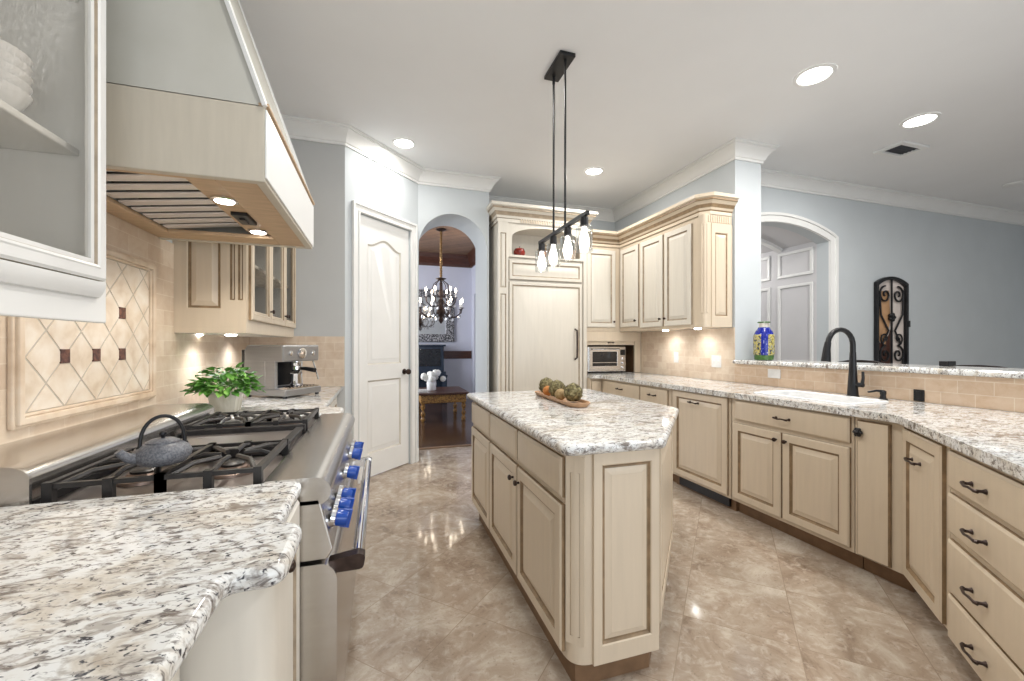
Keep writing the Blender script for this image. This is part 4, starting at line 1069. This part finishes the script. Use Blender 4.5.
# vase
va = T('ceramic_vase', 'blue and yellow painted ceramic vase on the raised bar ledge', 'vase', (3.37, 2.94, 1.132))
vx, vy, vz = 3.37, 2.94, 1.132
def vring(prof, mi): 
    lathe(bm, prof, 28, (vx, vy, vz), cap=False, mi=mi)
bm = B(); vring([(.060, .0), (.078, .004), (.080, .045)], 2); vring([(.080, .045), (.086, .05), (.086, .10), (.086, .16), (.086, .22), (.080, .235)], 0); vring([(.080, .235), (.070, .262), (.052, .285), (.046, .30)], 0)
view = math.atan2(-vy, -vx)
for f in bm.faces:
    c_ = f.calc_center_median(); a_ = math.degrees((math.atan2(c_.y - vy, c_.x - vx) - view + 3 * PI) % (2 * PI) - PI)
    if .045 < c_.z - vz < .232 and (20 < abs(a_) < 82 or 100 < abs(a_) < 160): f.material_index = 1
obj('body', bm, ['vaseblue', 'vaseyel', 'vasegreen'], va, smooth=40)
bm = B(); lathe(bm, [(.040, .298), (.038, .325), (.040, .335), (.052, .345), (.050, .350), (.034, .345), (.032, .31)], 24, (vx, vy, vz), cap=False); obj('neck', bm, 'planter', va, smooth=40)
bm = B(); lathe(bm, [(.048, .340), (.054, .345), (.050, .352), (.046, .348)], 24, (vx, vy, vz), cap=False); obj('rim', bm, 'vasegreen', va, smooth=40)

# ------------------------------------------------------------------ right upper cabinets, fridge tower
UXR = 2.90; UZ0, UZ1 = 1.44, 2.50
cu = T('wall_cabinet', 'cream single-door wall cabinet above the toaster oven next to the refrigerator', 'cabinet', (2.65, 4.75, UZ0))
bm = B(); box(bm, 2.385, 4.60, 1.438, UXR - .002, YF - .01, UZ1); obj('body', bm, 'cream', cu, bevel=.002)
front(cu, frame((2.385, 4.60, 0)), 'door', .04, 1.49, .40, .965, knobs=[(.41, 1.56)], mats=('ivory', 'iglaze'))
def ucab(label, y1, y0):
    r_ = T('wall_cabinet', label, 'cabinet', (UXR, (y0 + y1) / 2, UZ0)); F = frame((UXR, y1, 0), R(-90))
    bm = B(); box(bm, 0, 0, UZ0, y1 - y0, XR - UXR - .01, UZ1); xf(bm, F); obj('body', bm, 'cream', r_, bevel=.002)
    return r_, F
c, F = ucab('cream single-door wall cabinet in the corner of the right-hand run', 4.598, 4.18)
front(c, F, 'door', .03, 1.49, .375, .965, knobs=[(.37, 1.56)], mats=('ivory', 'iglaze'))
c, F = ucab('cream two-door wall cabinet with fluted end above the right backsplash', 4.175, 3.235)
front(c, F, 'door', .025, 1.47, .40, .985, knobs=[(.40, 1.55)], mats=('ivory', 'iglaze')); front(c, F, 'door', .455, 1.47, .40, .985, knobs=[(.48, 1.55)], mats=('ivory', 'iglaze'))
ep = round_poly([(XR - .01, 3.233), (XR - .01, 3.15), (UXR - .01, 3.15), (UXR - .01, 3.233)], [0, 0, .07, 0], 8)
bm = B(); prism(bm, ep, UZ0, UZ1); obj('end_post', bm, 'cream', c, smooth=30)
bm = B(); recessed(bm, UXR + .065, UZ0, XR - .012, 2.415, [(UXR + .105, UZ0 + .10, XR - .065, 2.33)], .010, 3.1505); obj('end_panel', bm, ['cream', 'glaze'], c)
bm = B()
for k in range(3): 
    a = R(22 + k * 23); 
    t = B(); relief(t, -.009, UZ0 + .13, .018, .84, [(0, .0), (.001, .006), (.005, .009), (.007, .009)], glaze=(1,)); cx_, cy_ = UXR - .01 + .055, 3.15 + .055
    xf(t, Matrix.Translation((cx_ - .058 * math.cos(a), cy_ - .058 * math.sin(a), 0)) @ Matrix.Rotation(a - R(90), 4, 'Z')); me = bpy.data.meshes.new('tmp'); t.to_mesh(me); t.free(); bm.from_mesh(me); bpy.data.meshes.remove(me)
obj('flutes', bm, ['cream', 'glaze'], c)
bm = B()
for k in range(10): box(bm, UXR + .03 + k * .026, 3.141, 2.425, UXR + .044 + k * .026, 3.151, 2.49)
obj('dentil_block', bm, 'cream', c, bevel=.002)
# shared cornice
CORN = [(0, 2.50), (.012, 2.50), (.012, 2.53), (.022, 2.54), (.03, 2.56), (.05, 2.59), (.075, 2.615), (.082, 2.62), (.082, 2.635), (.098, 2.645), (.098, 2.675), (0, 2.675)]
bm = B(); pth = [(2.385, 4.60), (UXR, 4.60), (UXR, 3.215), (UXR + .055, 3.155), (XR - .012, 3.155)]
sweep(bm, pth, CORN, glaze=(0, 2, 4, 6, 7)); tag(obj('cabinet_cornice', bm, ['cream', 'glaze'], smooth=25), 'long cream cornice on top of the right-hand wall cabinets', 'cornice')
bm = B(); prism(bm, [(2.385, 4.62), (UXR + .02, 4.62), (UXR + .02, 3.22), (XR - .012, 3.22), (XR - .012, YF - .01), (2.385, YF - .01)], 2.501, 2.52)
tag(obj('cabinet_top_panel', bm, 'cream'), 'flat cream cover on top of the right-hand wall cabinets behind the cornice', 'cabinet top')
# under-cabinet lamps
for y in (3.45, 3.95):
    bm = B(); lathe(bm, [(.032, UZ0 - .012), (.034, UZ0)], 18, (3.08, y, 0)); tag(obj('under_cabinet_light', bm, 'puck'), 'round puck light under the right wall cabinets ' + ('near the switch plates' if y < 3.7 else 'near the toaster oven'), 'light', 'puck lights under the right wall cabinets')
    lamp('under_cabinet_spot', 'SPOT', (3.05, y, UZ0 - .02), 6.0, (.97, .99, 1), .03, (0, R(-10), 0), R(150), 1.0)
# appliance garage
ng = T('appliance_garage', 'cream open appliance garage with raised tambour door around the toaster oven', 'cabinet', (2.8, 4.62, .915))
bm = B(); prism(bm, [(2.39, .9155), (2.44, .9155), (2.44, 1.315), (3.12, 1.315), (3.12, .9155), (XR - .012, .9155), (XR - .012, 1.437), (2.39, 1.437)], 4.60, 4.63, 'XZ'); obj('face_frame', bm, 'cream', ng, bevel=.003)
bm = B(); box(bm, 2.44, 4.625, 1.27, 3.12, 4.64, 1.33); td = obj('tambour_door', bm, 'cream', ng, bevel=.003)
pull(td, frame((2.78, 4.625, 1.30)), 0, 0, 0, .07)
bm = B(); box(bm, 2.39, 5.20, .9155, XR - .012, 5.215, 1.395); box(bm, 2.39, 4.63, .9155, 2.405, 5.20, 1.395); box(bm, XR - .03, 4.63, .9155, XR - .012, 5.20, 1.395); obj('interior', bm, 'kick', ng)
# toaster oven
to = T('toaster_oven', 'stainless steel toaster oven with dark glass door in the appliance garage', 'toaster oven', (2.7, 4.8, .914))
tx0, tx1, ty, tz = 2.475, 3.03, 4.66, .93
bm = B(); box(bm, tx0, ty, tz, tx1, ty + .36, tz + .325); obj('body', bm, 'steel', to, bevel=.012)
bm = B(); prism(bm, [(tx0 + .015, tz + .03), (tx1 - .10, tz + .03), (tx1 - .10, tz + .30), (tx0 + .015, tz + .30)], ty - .018, ty, 'XZ', [[(tx0 + .06, tz + .075), (tx1 - .145, tz + .075), (tx1 - .145, tz + .255), (tx0 + .06, tz + .255)]]); od = obj('oven_door', bm, 'steel', to, bevel=.004)
bm = B(); box(bm, tx0 + .055, ty - .010, tz + .07, tx1 - .14, ty - .004, tz + .26); obj('glass_pane', bm, 'dark', od)
bm = B(); tube(bm, [(tx0 + .04, ty - .018, tz + .285), (tx0 + .04, ty - .045, tz + .287), (tx1 - .125, ty - .045, tz + .287), (tx1 - .125, ty - .018, tz + .285)], .009, 8); obj('handle', bm, 'chrome', od)
bm = B(); box(bm, tx0 + .06, ty - .013, tz + .115, tx1 - .145, ty - .010, tz + .120); obj('rack', bm, 'chrome', od)
bm = B(); box(bm, tx1 - .085, ty - .006, tz + .21, tx1 - .02, ty, tz + .28); obj('display', bm, 'dark', to)
for k in range(3):
    bm = B(); lathe(bm, [(.018, 0), (.017, .016), (.012, .018)], 16, (tx1 - .052, ty, tz + .055 + k * .055), axis='-Y'); obj('knob', bm, 'chrome', to, smooth=40)
bm = B()
for x in (tx0 + .04, tx1 - .04):
    for y in (ty + .04, ty + .3): lathe(bm, [(.014, .9155), (.014, tz + .002)], 10, (x, y, 0))
obj('feet', bm, 'black', to)

# refrigerator tower
FX0, FX1, FYF = 1.267, 2.378, 4.50
fr = T('refrigerator', 'tall cream panelled built-in refrigerator with arched display niche on top', 'refrigerator', (1.82, 4.8, 0))
bm = B(); box(bm, FX0, FYF, 0, 1.385, YF - .01, 2.66); box(bm, 2.335, FYF, 0, FX1, YF - .01, 2.66); box(bm, 1.385, FYF + .03, .02, 2.335, YF - .01, 2.27)
obj('case', bm, 'ivory', fr)
nch = [(1.385, 2.27), (1.385, 2.30), (1.43, 2.30), (1.43, 2.50)] + arc(1.86, 2.50, .43, .125, 180, 0, 20)[1:] + [(2.29, 2.30), (2.335, 2.30), (2.335, 2.27)]
nf = [(1.385, 2.275), (2.335, 2.275), (2.335, 2.66), (1.385, 2.66)]
bm = B(); prism(bm, nf, FYF, FYF + .02, 'XZ', [[(1.43, 2.30), (2.29, 2.30), (2.29, 2.50)] + arc(1.86, 2.50, .43, .125, 0, 180, 20)[1:]]); obj('niche_frame', bm, 'ivory', fr)
bm = B(); box(bm, 1.385, FYF + .02, 2.272, 2.335, YF - .01, 2.298); box(bm, 1.385, YF - .35, 2.298, 2.335, YF - .33, 2.66); box(bm, 1.386, FYF + .02, 2.298, 1.40, YF - .35, 2.66); box(bm, 2.32, FYF + .02, 2.298, 2.334, YF - .35, 2.66); box(bm, 1.385, FYF + .02, 2.64, 2.335, YF - .35, 2.66); obj('niche_lining', bm, 'ivory', fr)
bm = B(); recessed(bm, FX0, .02, 1.385, 2.66, [(1.292, .15, 1.36, 1.85), (1.292, 1.92, 1.36, 2.54)], .010, FYF, [(0, .01), (.004, .004), (.010, .001), (.022, .008), (.024, .008)], (1, 2)); obj('pilaster_panel', bm, ['ivory', 'iglaze'], fr)
Ffr = frame((0, FYF + .03, 0))
BIG = [(0, 0), (0, .024), (.006, .030), (.035, .030), (.04, .023), (.05, .020), (.058, .020), (.085, .026), (.088, .027)]
bm = B(); relief(bm, 1.40, 2.02, .92, .225, BIG, glaze=(1, 4, 5)); xf(bm, Ffr); obj('grille_panel', bm, ['ivory', 'iglaze'], fr, smooth=25)
bm = B(); relief(bm, 1.40, .11, .92, 1.885, BIG, glaze=(1, 4, 5)); xf(bm, Ffr); fd = obj('door', bm, ['ivory', 'iglaze'], fr, smooth=25)
bm = B(); tube(bm, [(2.225, FYF, 1.10), (2.225, FYF - .05, 1.12), (2.225, FYF - .055, 1.28), (2.225, FYF - .05, 1.44), (2.225, FYF, 1.46)], .011, 10); obj('handle', bm, 'bronze', fd, smooth=40)
FC = [(0, 2.66), (.012, 2.66), (.012, 2.70), (.02, 2.705), (.028, 2.73), (.05, 2.77), (.075, 2.795), (.082, 2.80), (.082, 2.815), (.10, 2.825), (.10, 2.855), (0, 2.855)]
bm = B(); sweep(bm, [(FX0, YF - .01), (FX0, FYF), (FX1, FYF), (FX1, YF - .01)], FC, glaze=(0, 2, 4, 6, 7)); obj('cornice', bm, ['ivory', 'iglaze'], fr, smooth=25)
bm = B()
for k in range(22): box(bm, 1.53 + k * .03, FYF - .02, 2.668, 1.546 + k * .03, FYF - .010, 2.71)
obj('dentils', bm, 'cream', fr)
# niche ornaments
ap_ = T('ceramic_apple', 'dark red ceramic apple at the left of the niche above the refrigerator', 'ornament', (1.56, 4.62, 2.299))
bm = B(); lathe(bm, [(.02, .0), (.045, .004), (.066, .04), (.068, .07), (.055, .098), (.03, .104), (.004, .092)], 22, (1.56, 4.62, 2.299)); obj('body', bm, 'apple', ap_, smooth=60)
bm = B(); tube(bm, [(1.56, 4.62, 2.392), (1.565, 4.62, 2.43)], .004, 6); obj('stem', bm, 'bronze', ap_)
cp = T('copper_pot', 'small copper pot with dried flowers beside the red apple above the refrigerator', 'ornament', (1.86, 4.62, 2.299))
bm = B(); lathe(bm, [(.03, 0), (.05, .006), (.06, .05), (.052, .085), (.058, .095), (.05, .095), (.045, .08), (.05, .04), (.002, .01)], 22, (1.86, 4.62, 2.299), cap=False); obj('pot', bm, 'copper', cp, smooth=50)
bm = leaves(60, (1.86, 4.62, 2.385), (.06, .05), .09, .035, random.Random(5)); obj('dried_flowers', bm, 'tan', cp)
bx_ = T('storage_box', 'small tan box at the right end of the niche above the refrigerator', 'ornament', (2.22, 4.62, 2.299))
bm = B(); box(bm, 2.17, 4.58, 2.299, 2.27, 4.68, 2.40); obj('body', bm, 'traywood', bx_, bevel=.004)
bm = B(); box(bm, 2.165, 4.575, 2.40, 2.275, 4.685, 2.42); obj('lid', bm, 'traywood', bx_, bevel=.004)

# ------------------------------------------------------------------ pendant over the island
PX, PY, PZ = 1.165, 2.60, 2.05
pd = T('pendant_light', 'black linear pendant with four clear glass jar shades over the island', 'pendant light', (PX, PY, CEIL))
bm = B(); box(bm, PX - .055, PY - .14, CEIL - .026, PX + .055, PY + .14, CEIL - .001); obj('canopy', bm, 'black', pd, bevel=.004)
for y in (2.505, 2.695):
    bm = B(); tube(bm, [(PX, y, CEIL - .02), (PX, y, PZ)], .0075, 10); lathe(bm, [(.010, CEIL - .075), (.010, CEIL - .026)], 12, (PX, y, 0)); obj('rod', bm, 'black', pd, smooth=40)
bm = B(); box(bm, PX - .012, 2.19, PZ - .012, PX + .012, 2.965, PZ + .012); obj('crossbar', bm, 'black', pd, bevel=.002)
for y in (2.235, 2.465, 2.70, 2.92):
    bm = B(); lathe(bm, [(.012, PZ - .01), (.024, PZ - .016), (.026, PZ - .07), (.020, PZ - .075)], 18, (PX, y, 0)); so = obj('socket', bm, 'black', pd, smooth=40)
    bm = B(); lathe(bm, [(.028, PZ - .065), (.046, PZ - .072), (.050, PZ - .085), (.050, PZ - .225), (.0485, PZ - .225), (.0485, PZ - .086), (.045, PZ - .074), (.028, PZ - .067)], 24, (PX, y, 0), cap=False); obj('glass_shade', bm, 'clear', so, smooth=50)
    bm = B(); lathe(bm, [(.012, PZ - .075), (.014, PZ - .095), (.026, PZ - .135), (.031, PZ - .165), (.026, PZ - .190), (.010, PZ - .203), (.001, PZ - .205)], 18, (PX, y, 0)); obj('bulb', bm, 'bulb', so, smooth=60)

# recessed ceiling lights
def can(x, y, label, r_=.085):
    o = T('recessed_light', label, 'ceiling light', (x, y, CEIL), 'recessed ceiling lights')
    bm = B(); lathe(bm, [(r_ * 1.28, CEIL - .001), (r_ * 1.28, CEIL - .006), (r_ * 1.05, CEIL - .010), (r_, CEIL - .006)], 32, (x, y, 0), cap=False); obj('trim_ring', bm, 'trim', o, smooth=40)
    bm = B(); lathe(bm, [(r_, CEIL - .004), (r_ * .8, CEIL - .006), (.002, CEIL - .007)], 32, (x, y, 0)); obj('lens', bm, 'can', o, smooth=40)
can(*CANS[0], 'large recessed ceiling light above the sink counter', .10)
can(*CANS[1], 'recessed ceiling light beside the air vent over the bar', .10)
can(*CANS[2], 'recessed ceiling light in front of the pantry door')
can(*CANS[3], 'recessed ceiling light near the refrigerator and corner cabinets')
ve = T('air_vent', 'square white ceiling air vent beyond the bar', 'vent', (4.83, 2.70, CEIL))
vX, vY = 4.83, 2.70
bm = B(); prism(bm, [(vX - .19, vY - .125), (vX + .19, vY - .125), (vX + .19, vY + .125), (vX - .19, vY + .125)], CEIL - .022, CEIL - .001, 'XY', [[(vX - .14, vY - .08), (vX + .14, vY - .08), (vX + .14, vY + .08), (vX - .14, vY + .08)]]); obj('frame', bm, 'trim', ve, bevel=.003)
bm = B(); box(bm, vX - .14, vY - .08, CEIL - .003, vX + .14, vY + .08, CEIL - .001); obj('duct', bm, 'ventin', ve)
for k in range(5):
    bm = B(); bar(bm, (vX - .14, vY - .062 + k * .031, CEIL - .007), (vX + .14, vY - .062 + k * .031, CEIL - .007), .012, .002); obj('louvre', bm, 'ventin', ve)
bm = B(); lathe(bm, [(.09, CEIL - .001), (.09, CEIL - .012), (.08, CEIL - .018), (.002, CEIL - .02)], 28, (7.15, 2.88, 0)); tag(obj('ceiling_speaker', bm, 'trim', smooth=40), 'round white ceiling fitting at the far right edge', 'ceiling speaker')

# ------------------------------------------------------------------ living room items
ig = T('wrought_iron_gate', 'black wrought iron arched door panel on the blue-grey living room wall', 'iron door', (6.14, YL, 0))
gx0, gx1, gz1, gap = 5.85, 6.44, 2.02, 2.13
gc = (gx0 + gx1) / 2
def seg_top(i):
    w_ = (gx1 - gx0) / 2 - i; r_ = gap - gz1 - .03; rd = (w_ * w_ + r_ * r_) / (2 * r_); hf = math.degrees(math.asin(w_ / rd))
    return arc(gc, gap - i - rd, rd, rd, 90 - hf, 90 + hf, 18)
def gate_out(i, z0): 
    return [(gx0 + i, z0), (gx1 - i, z0)] + seg_top(i)
bm = B(); prism(bm, gate_out(0, .02), YL - .045, YL - .006, 'XZ', [gate_out(.038, .06)]); obj('frame', bm, 'black', ig, bevel=.003)
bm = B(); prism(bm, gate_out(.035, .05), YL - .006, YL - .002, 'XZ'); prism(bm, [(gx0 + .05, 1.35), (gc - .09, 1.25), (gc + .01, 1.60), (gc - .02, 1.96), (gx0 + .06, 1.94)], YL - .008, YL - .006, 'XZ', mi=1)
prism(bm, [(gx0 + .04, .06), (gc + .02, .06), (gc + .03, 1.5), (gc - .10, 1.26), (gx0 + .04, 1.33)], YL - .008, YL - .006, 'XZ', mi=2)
obj('view_panel', bm, ['viewpale', 'viewtan', 'mahog'], ig)  # flat colour patches imitate what shows through the door glass
bm = B()
def scroll(cx, cz, r0, turns, a0, dirn, n=30): 
    return [(cx + r0 * (1 - .85 * i / n) * math.cos(a0 + dirn * turns * 2 * PI * i / n), YL - .027, cz + r0 * (1 - .85 * i / n) * math.sin(a0 + dirn * turns * 2 * PI * i / n)) for i in range(n + 1)]
for z_ in (1.90, 1.15, .45):
    for s in (-1, 1):
        cx = gc + s * .12
        tube(bm, scroll(cx, z_, .11, 1.4, PI / 2 if s < 0 else PI / 2, -s), .012, 6)
        tube(bm, [(cx + s * .10, YL - .027, z_), (gc + s * .20, YL - .027, z_ - .25), (gc + s * .06, YL - .027, z_ - .45), (gc + s * .17, YL - .027, z_ - .62)], .012, 6)
        tube(bm, scroll(gc + s * .13, z_ - .55, .08, 1.3, -PI / 2, s), .010, 6)
tube(bm, [(gc, YL - .027, .06), (gc, YL - .027, 2.10)], .012, 6)
for z_ in (1.62, .85): 
    for k in range(5): ball(bm, (gc + .035 * math.cos(k * 1.256), YL - .03, z_ + .035 * math.sin(k * 1.256)), .026, 8)
obj('scrollwork', bm, 'black', ig, smooth=50)
bm = B(); box(bm, gx1 - .02, YL - .05, 1.50, gx1 + .02, YL - .02, 1.58); obj('latch', bm, 'black', ig)
# bar stools behind the raised bar, backs just showing
def stool(x, y, rz, zt, label):
    t = T('bar_stool', label, 'bar stool', (x, y, 0), 'bar stools behind the raised bar')
    F = frame((x, y, 0), rz)
    bm = B(); box(bm, -.20, -.19, .70, .20, .19, .76); xf(bm, F); obj('seat', bm, 'seat', t, bevel=.02)
    bm = B(); pts = [(-.21, .20, zt - .045), (-.16, .22, zt - .034), (-.10, .235, zt - .022), (0, .245, zt - .018), (.10, .235, zt - .022), (.16, .22, zt - .034), (.21, .20, zt - .045)]
    for a, b in zip(pts, pts[1:]): bar(bm, a, b, .03, .036)
    for sx in (-1, 1): bar(bm, (sx * .19, .185, .72), (sx * .205, .20, zt - .04), .03, .03)
    for sx in (-.09, 0, .09): bar(bm, (sx, .19, .76), (sx, .235, zt - .04), .016, .02)
    xf(bm, F); obj('backrest', bm, 'seat', t)
    for sx in (-1, 1):
        for sy in (-1, 1):
            bm = B(); bar(bm, (sx * .21, sy * .20, 0), (sx * .17, sy * .165, .72), .035, .035); xf(bm, F); obj('leg', bm, 'seat', t)
    bm = B()
    for a, b in (((-.2, -.19), (.2, -.19)), ((-.2, .19), (.2, .19)), ((-.2, -.19), (-.2, .19)), ((.2, -.19), (.2, .19))): bar(bm, (*a, .24), (*b, .24), .022, .022)
    xf(bm, F); obj('footrest', bm, 'seat', t)
stool(3.90, 2.62, R(-92), 1.135, 'dark bar stool seen just right of the faucet behind the bar ledge')
stool(3.90, 1.83, R(-88), 1.125, 'dark bar stool in front of the bare wall nearer the right edge')
bm = B(); box(bm, 3.50, 1.70, 1.132, 3.58, 1.75, 1.165); tag(obj('remote_box', bm, 'black', bevel=.004), 'small black box lying at the back of the raised bar ledge', 'box')

# ------------------------------------------------------------------ dining room items
tb = T('carved_table', 'low carved gilt table with dark top seen through the arch', 'table', (.98, 7.5, 0))
X0, X1, Y0, Y1 = .62, 1.42, 6.95, 7.9
bm = B(); box(bm, X0 - .03, Y0 - .03, .44, X1 + .03, Y1 + .03, .475); obj('tabletop', bm, 'mahog', tb, bevel=.008)
bm = B(); box(bm, X0 + .02, Y0 + .02, .30, X1 - .02, Y1 - .02, .44)
obj('carved_apron', bm, 'gold', tb, bevel=.01)
for x in (X0 + .06, X1 - .06):
    for y in (Y0 + .06, Y1 - .06):
        bm = B(); lathe(bm, [(.030, 0), (.042, .03), (.030, .06), (.020, .07), (.036, .10), (.040, .13), (.022, .16), (.018, .18), (.036, .21), (.040, .25), (.03, .28), (.04, .30)], 14, (x, y, 0)); obj('leg', bm, 'gold', tb, smooth=50)
fv = T('flower_vase', 'white vase of white flowers on the carved table', 'vase', (.86, 7.35, .476))
bm = B(); lathe(bm, [(.07, 0), (.08, .01), (.085, .12), (.075, .20), (.08, .21), (.07, .21), (.065, .15), (.002, .02)], 20, (.86, 7.35, .476), cap=False); obj('vase_body', bm, 'porcelain', fv, smooth=50)
bm = B(); rr_ = random.Random(9)
for k in range(26):
    a = rr_.uniform(0, 6.28); r2 = math.sqrt(rr_.random()) * .17; ball(bm, (.86 + r2 * math.cos(a) + .03, 7.35 + r2 * math.sin(a), .76 + rr_.uniform(-.05, .07) - r2 * .3), .055, 8)
obj('blossoms', bm, 'flower', fv, smooth=60)
bm = B(); box(bm, .61, 7.0, .476, .76, 7.22, .50); box(bm, .62, 7.01, .50, .75, 7.21, .52); tag(obj('book_stack', bm, 'white', bevel=.002), 'small white books on the carved table left of the flowers', 'books')
hu = T('console_cabinet', 'glossy black upright cabinet below the mirror on the dining room wall', 'cabinet', (.6, 9.3, 0))
bm = B(); box(bm, -.1, 9.30, 0, 1.36, 9.66, 1.24); obj('case', bm, 'darkblue', hu, bevel=.01)
bm = B(); box(bm, -.1, 9.25, .60, 1.40, 9.30, .68); box(bm, -.1, 9.0, .58, 1.40, 9.25, .62); obj('shelf', bm, 'darkblue', hu, bevel=.008)
bm = B(); box(bm, -.14, 9.26, 1.24, 1.40, 9.665, 1.28); obj('lid', bm, 'darkblue', hu, bevel=.008)
bm = B(); box(bm, 0, 9.285, .80, 1.28, 9.30, 1.18); obj('front_panel', bm, 'dark', hu, bevel=.006)
for x in (-.04, 1.34):
    bm = B(); box(bm, x - .05, 9.02, 0, x + .05, 9.12, .58); obj('leg', bm, 'darkblue', hu, bevel=.01)
mi_ = T('framed_mirror', 'large mirror in an ornate black and silver frame above the black dining room cabinet', 'mirror', (.6, 9.7, 1.45))
bm = B(); prism(bm, [(.10, 1.34), (1.66, 1.34), (1.66, 2.54), (.10, 2.54)], 9.64, 9.695, 'XZ', [[(.30, 1.52), (1.46, 1.52), (1.46, 2.36), (.30, 2.36)]]); obj('frame', bm, 'mframe', mi_, bevel=.02)
bm = B(); box(bm, .28, 9.66, 1.50, 1.48, 9.67, 2.38); obj('mirror_glass', bm, 'mirror', mi_)
# chandelier
hx, hy, hz = 1.06, 7.6, 1.88
chd = T('chandelier', 'ornate dark chandelier with lit candle bulbs in the dining room', 'chandelier', (hx, hy, TOP))
bm = B(); lathe(bm, [(.09, TOP - .001), (.085, TOP - .02), (.02, TOP - .05)], 20, (hx, hy, 0)); obj('ceiling_rose', bm, 'bronze', chd, smooth=40)
bm = B()
for k in range(21):
    z = TOP - .05 - k * .042; ball(bm, (hx, hy, z), .026, 8, (1, .5 if k % 2 else 1, 1.2))
obj('chain', bm, 'goldmetal', chd)
bm = B(); lathe(bm, [(.015, .62), (.10, .60), (.02, .56), (.03, .50), (.015, .42), (.05, .34), (.03, .25), (.015, .15), (.06, .05), (.09, -.02), (.03, -.10), (.05, -.16), (.01, -.22)], 18, (hx, hy, hz)); obj('stem', bm, 'bronze', chd, smooth=50)
for tier, (n, rad_, z0) in enumerate(((6, .27, .20), (8, .40, .0))):
    for k in range(n):
        a = 2 * PI * k / n + tier * .3; c_, s_ = math.cos(a), math.sin(a)
        bm = B(); tube(bm, [(hx + c_ * rr2, hy + s_ * rr2, hz + zz) for rr2, zz in ((.03, z0 + .02), (rad_ * .35, z0 - .10), (rad_ * .7, z0 - .10), (rad_ * .95, z0 - .03), (rad_, z0 + .05))], .010, 6)
        lathe(bm, [(.03, 0), (.04, .012), (.015, .016)], 12, (hx + c_ * rad_, hy + s_ * rad_, hz + z0 + .05)); am = obj('arm', bm, 'bronze', chd, smooth=50)
        bm = B(); lathe(bm, [(.013, 0), (.013, .09)], 10, (hx + c_ * rad_, hy + s_ * rad_, hz + z0 + .066)); obj('candle_sleeve', bm, 'porcelain', am)
        bm = B(); lathe(bm, [(.009, .09), (.017, .115), (.011, .15), (.001, .17)], 10, (hx + c_ * rad_, hy + s_ * rad_, hz + z0 + .066)); obj('bulb', bm, 'candle', am, smooth=60)
        for j in range(2):
            bm = B(); ball(bm, (hx + c_ * rad_ * (.55 + .35 * j), hy + s_ * rad_ * (.55 + .35 * j), hz + z0 - .15 + .05 * j), .020, 6, (1, 1, 1.7)); obj('crystal_drop', bm, 'crystal', am)
bm = B()
for k in range(8):
    a = 2 * PI * k / 8; tube(bm, [(hx + r2 * math.cos(a), hy + r2 * math.sin(a), hz + z2) for r2, z2 in ((.03, .58), (.13, .50), (.17, .38), (.12, .30), (.03, .26))], .007, 6)
obj('crown_scrolls', bm, 'bronze', chd)
lamp('chandelier_glow', 'POINT', (hx, hy, hz + .9), 45, (1, .90, .78), .02)
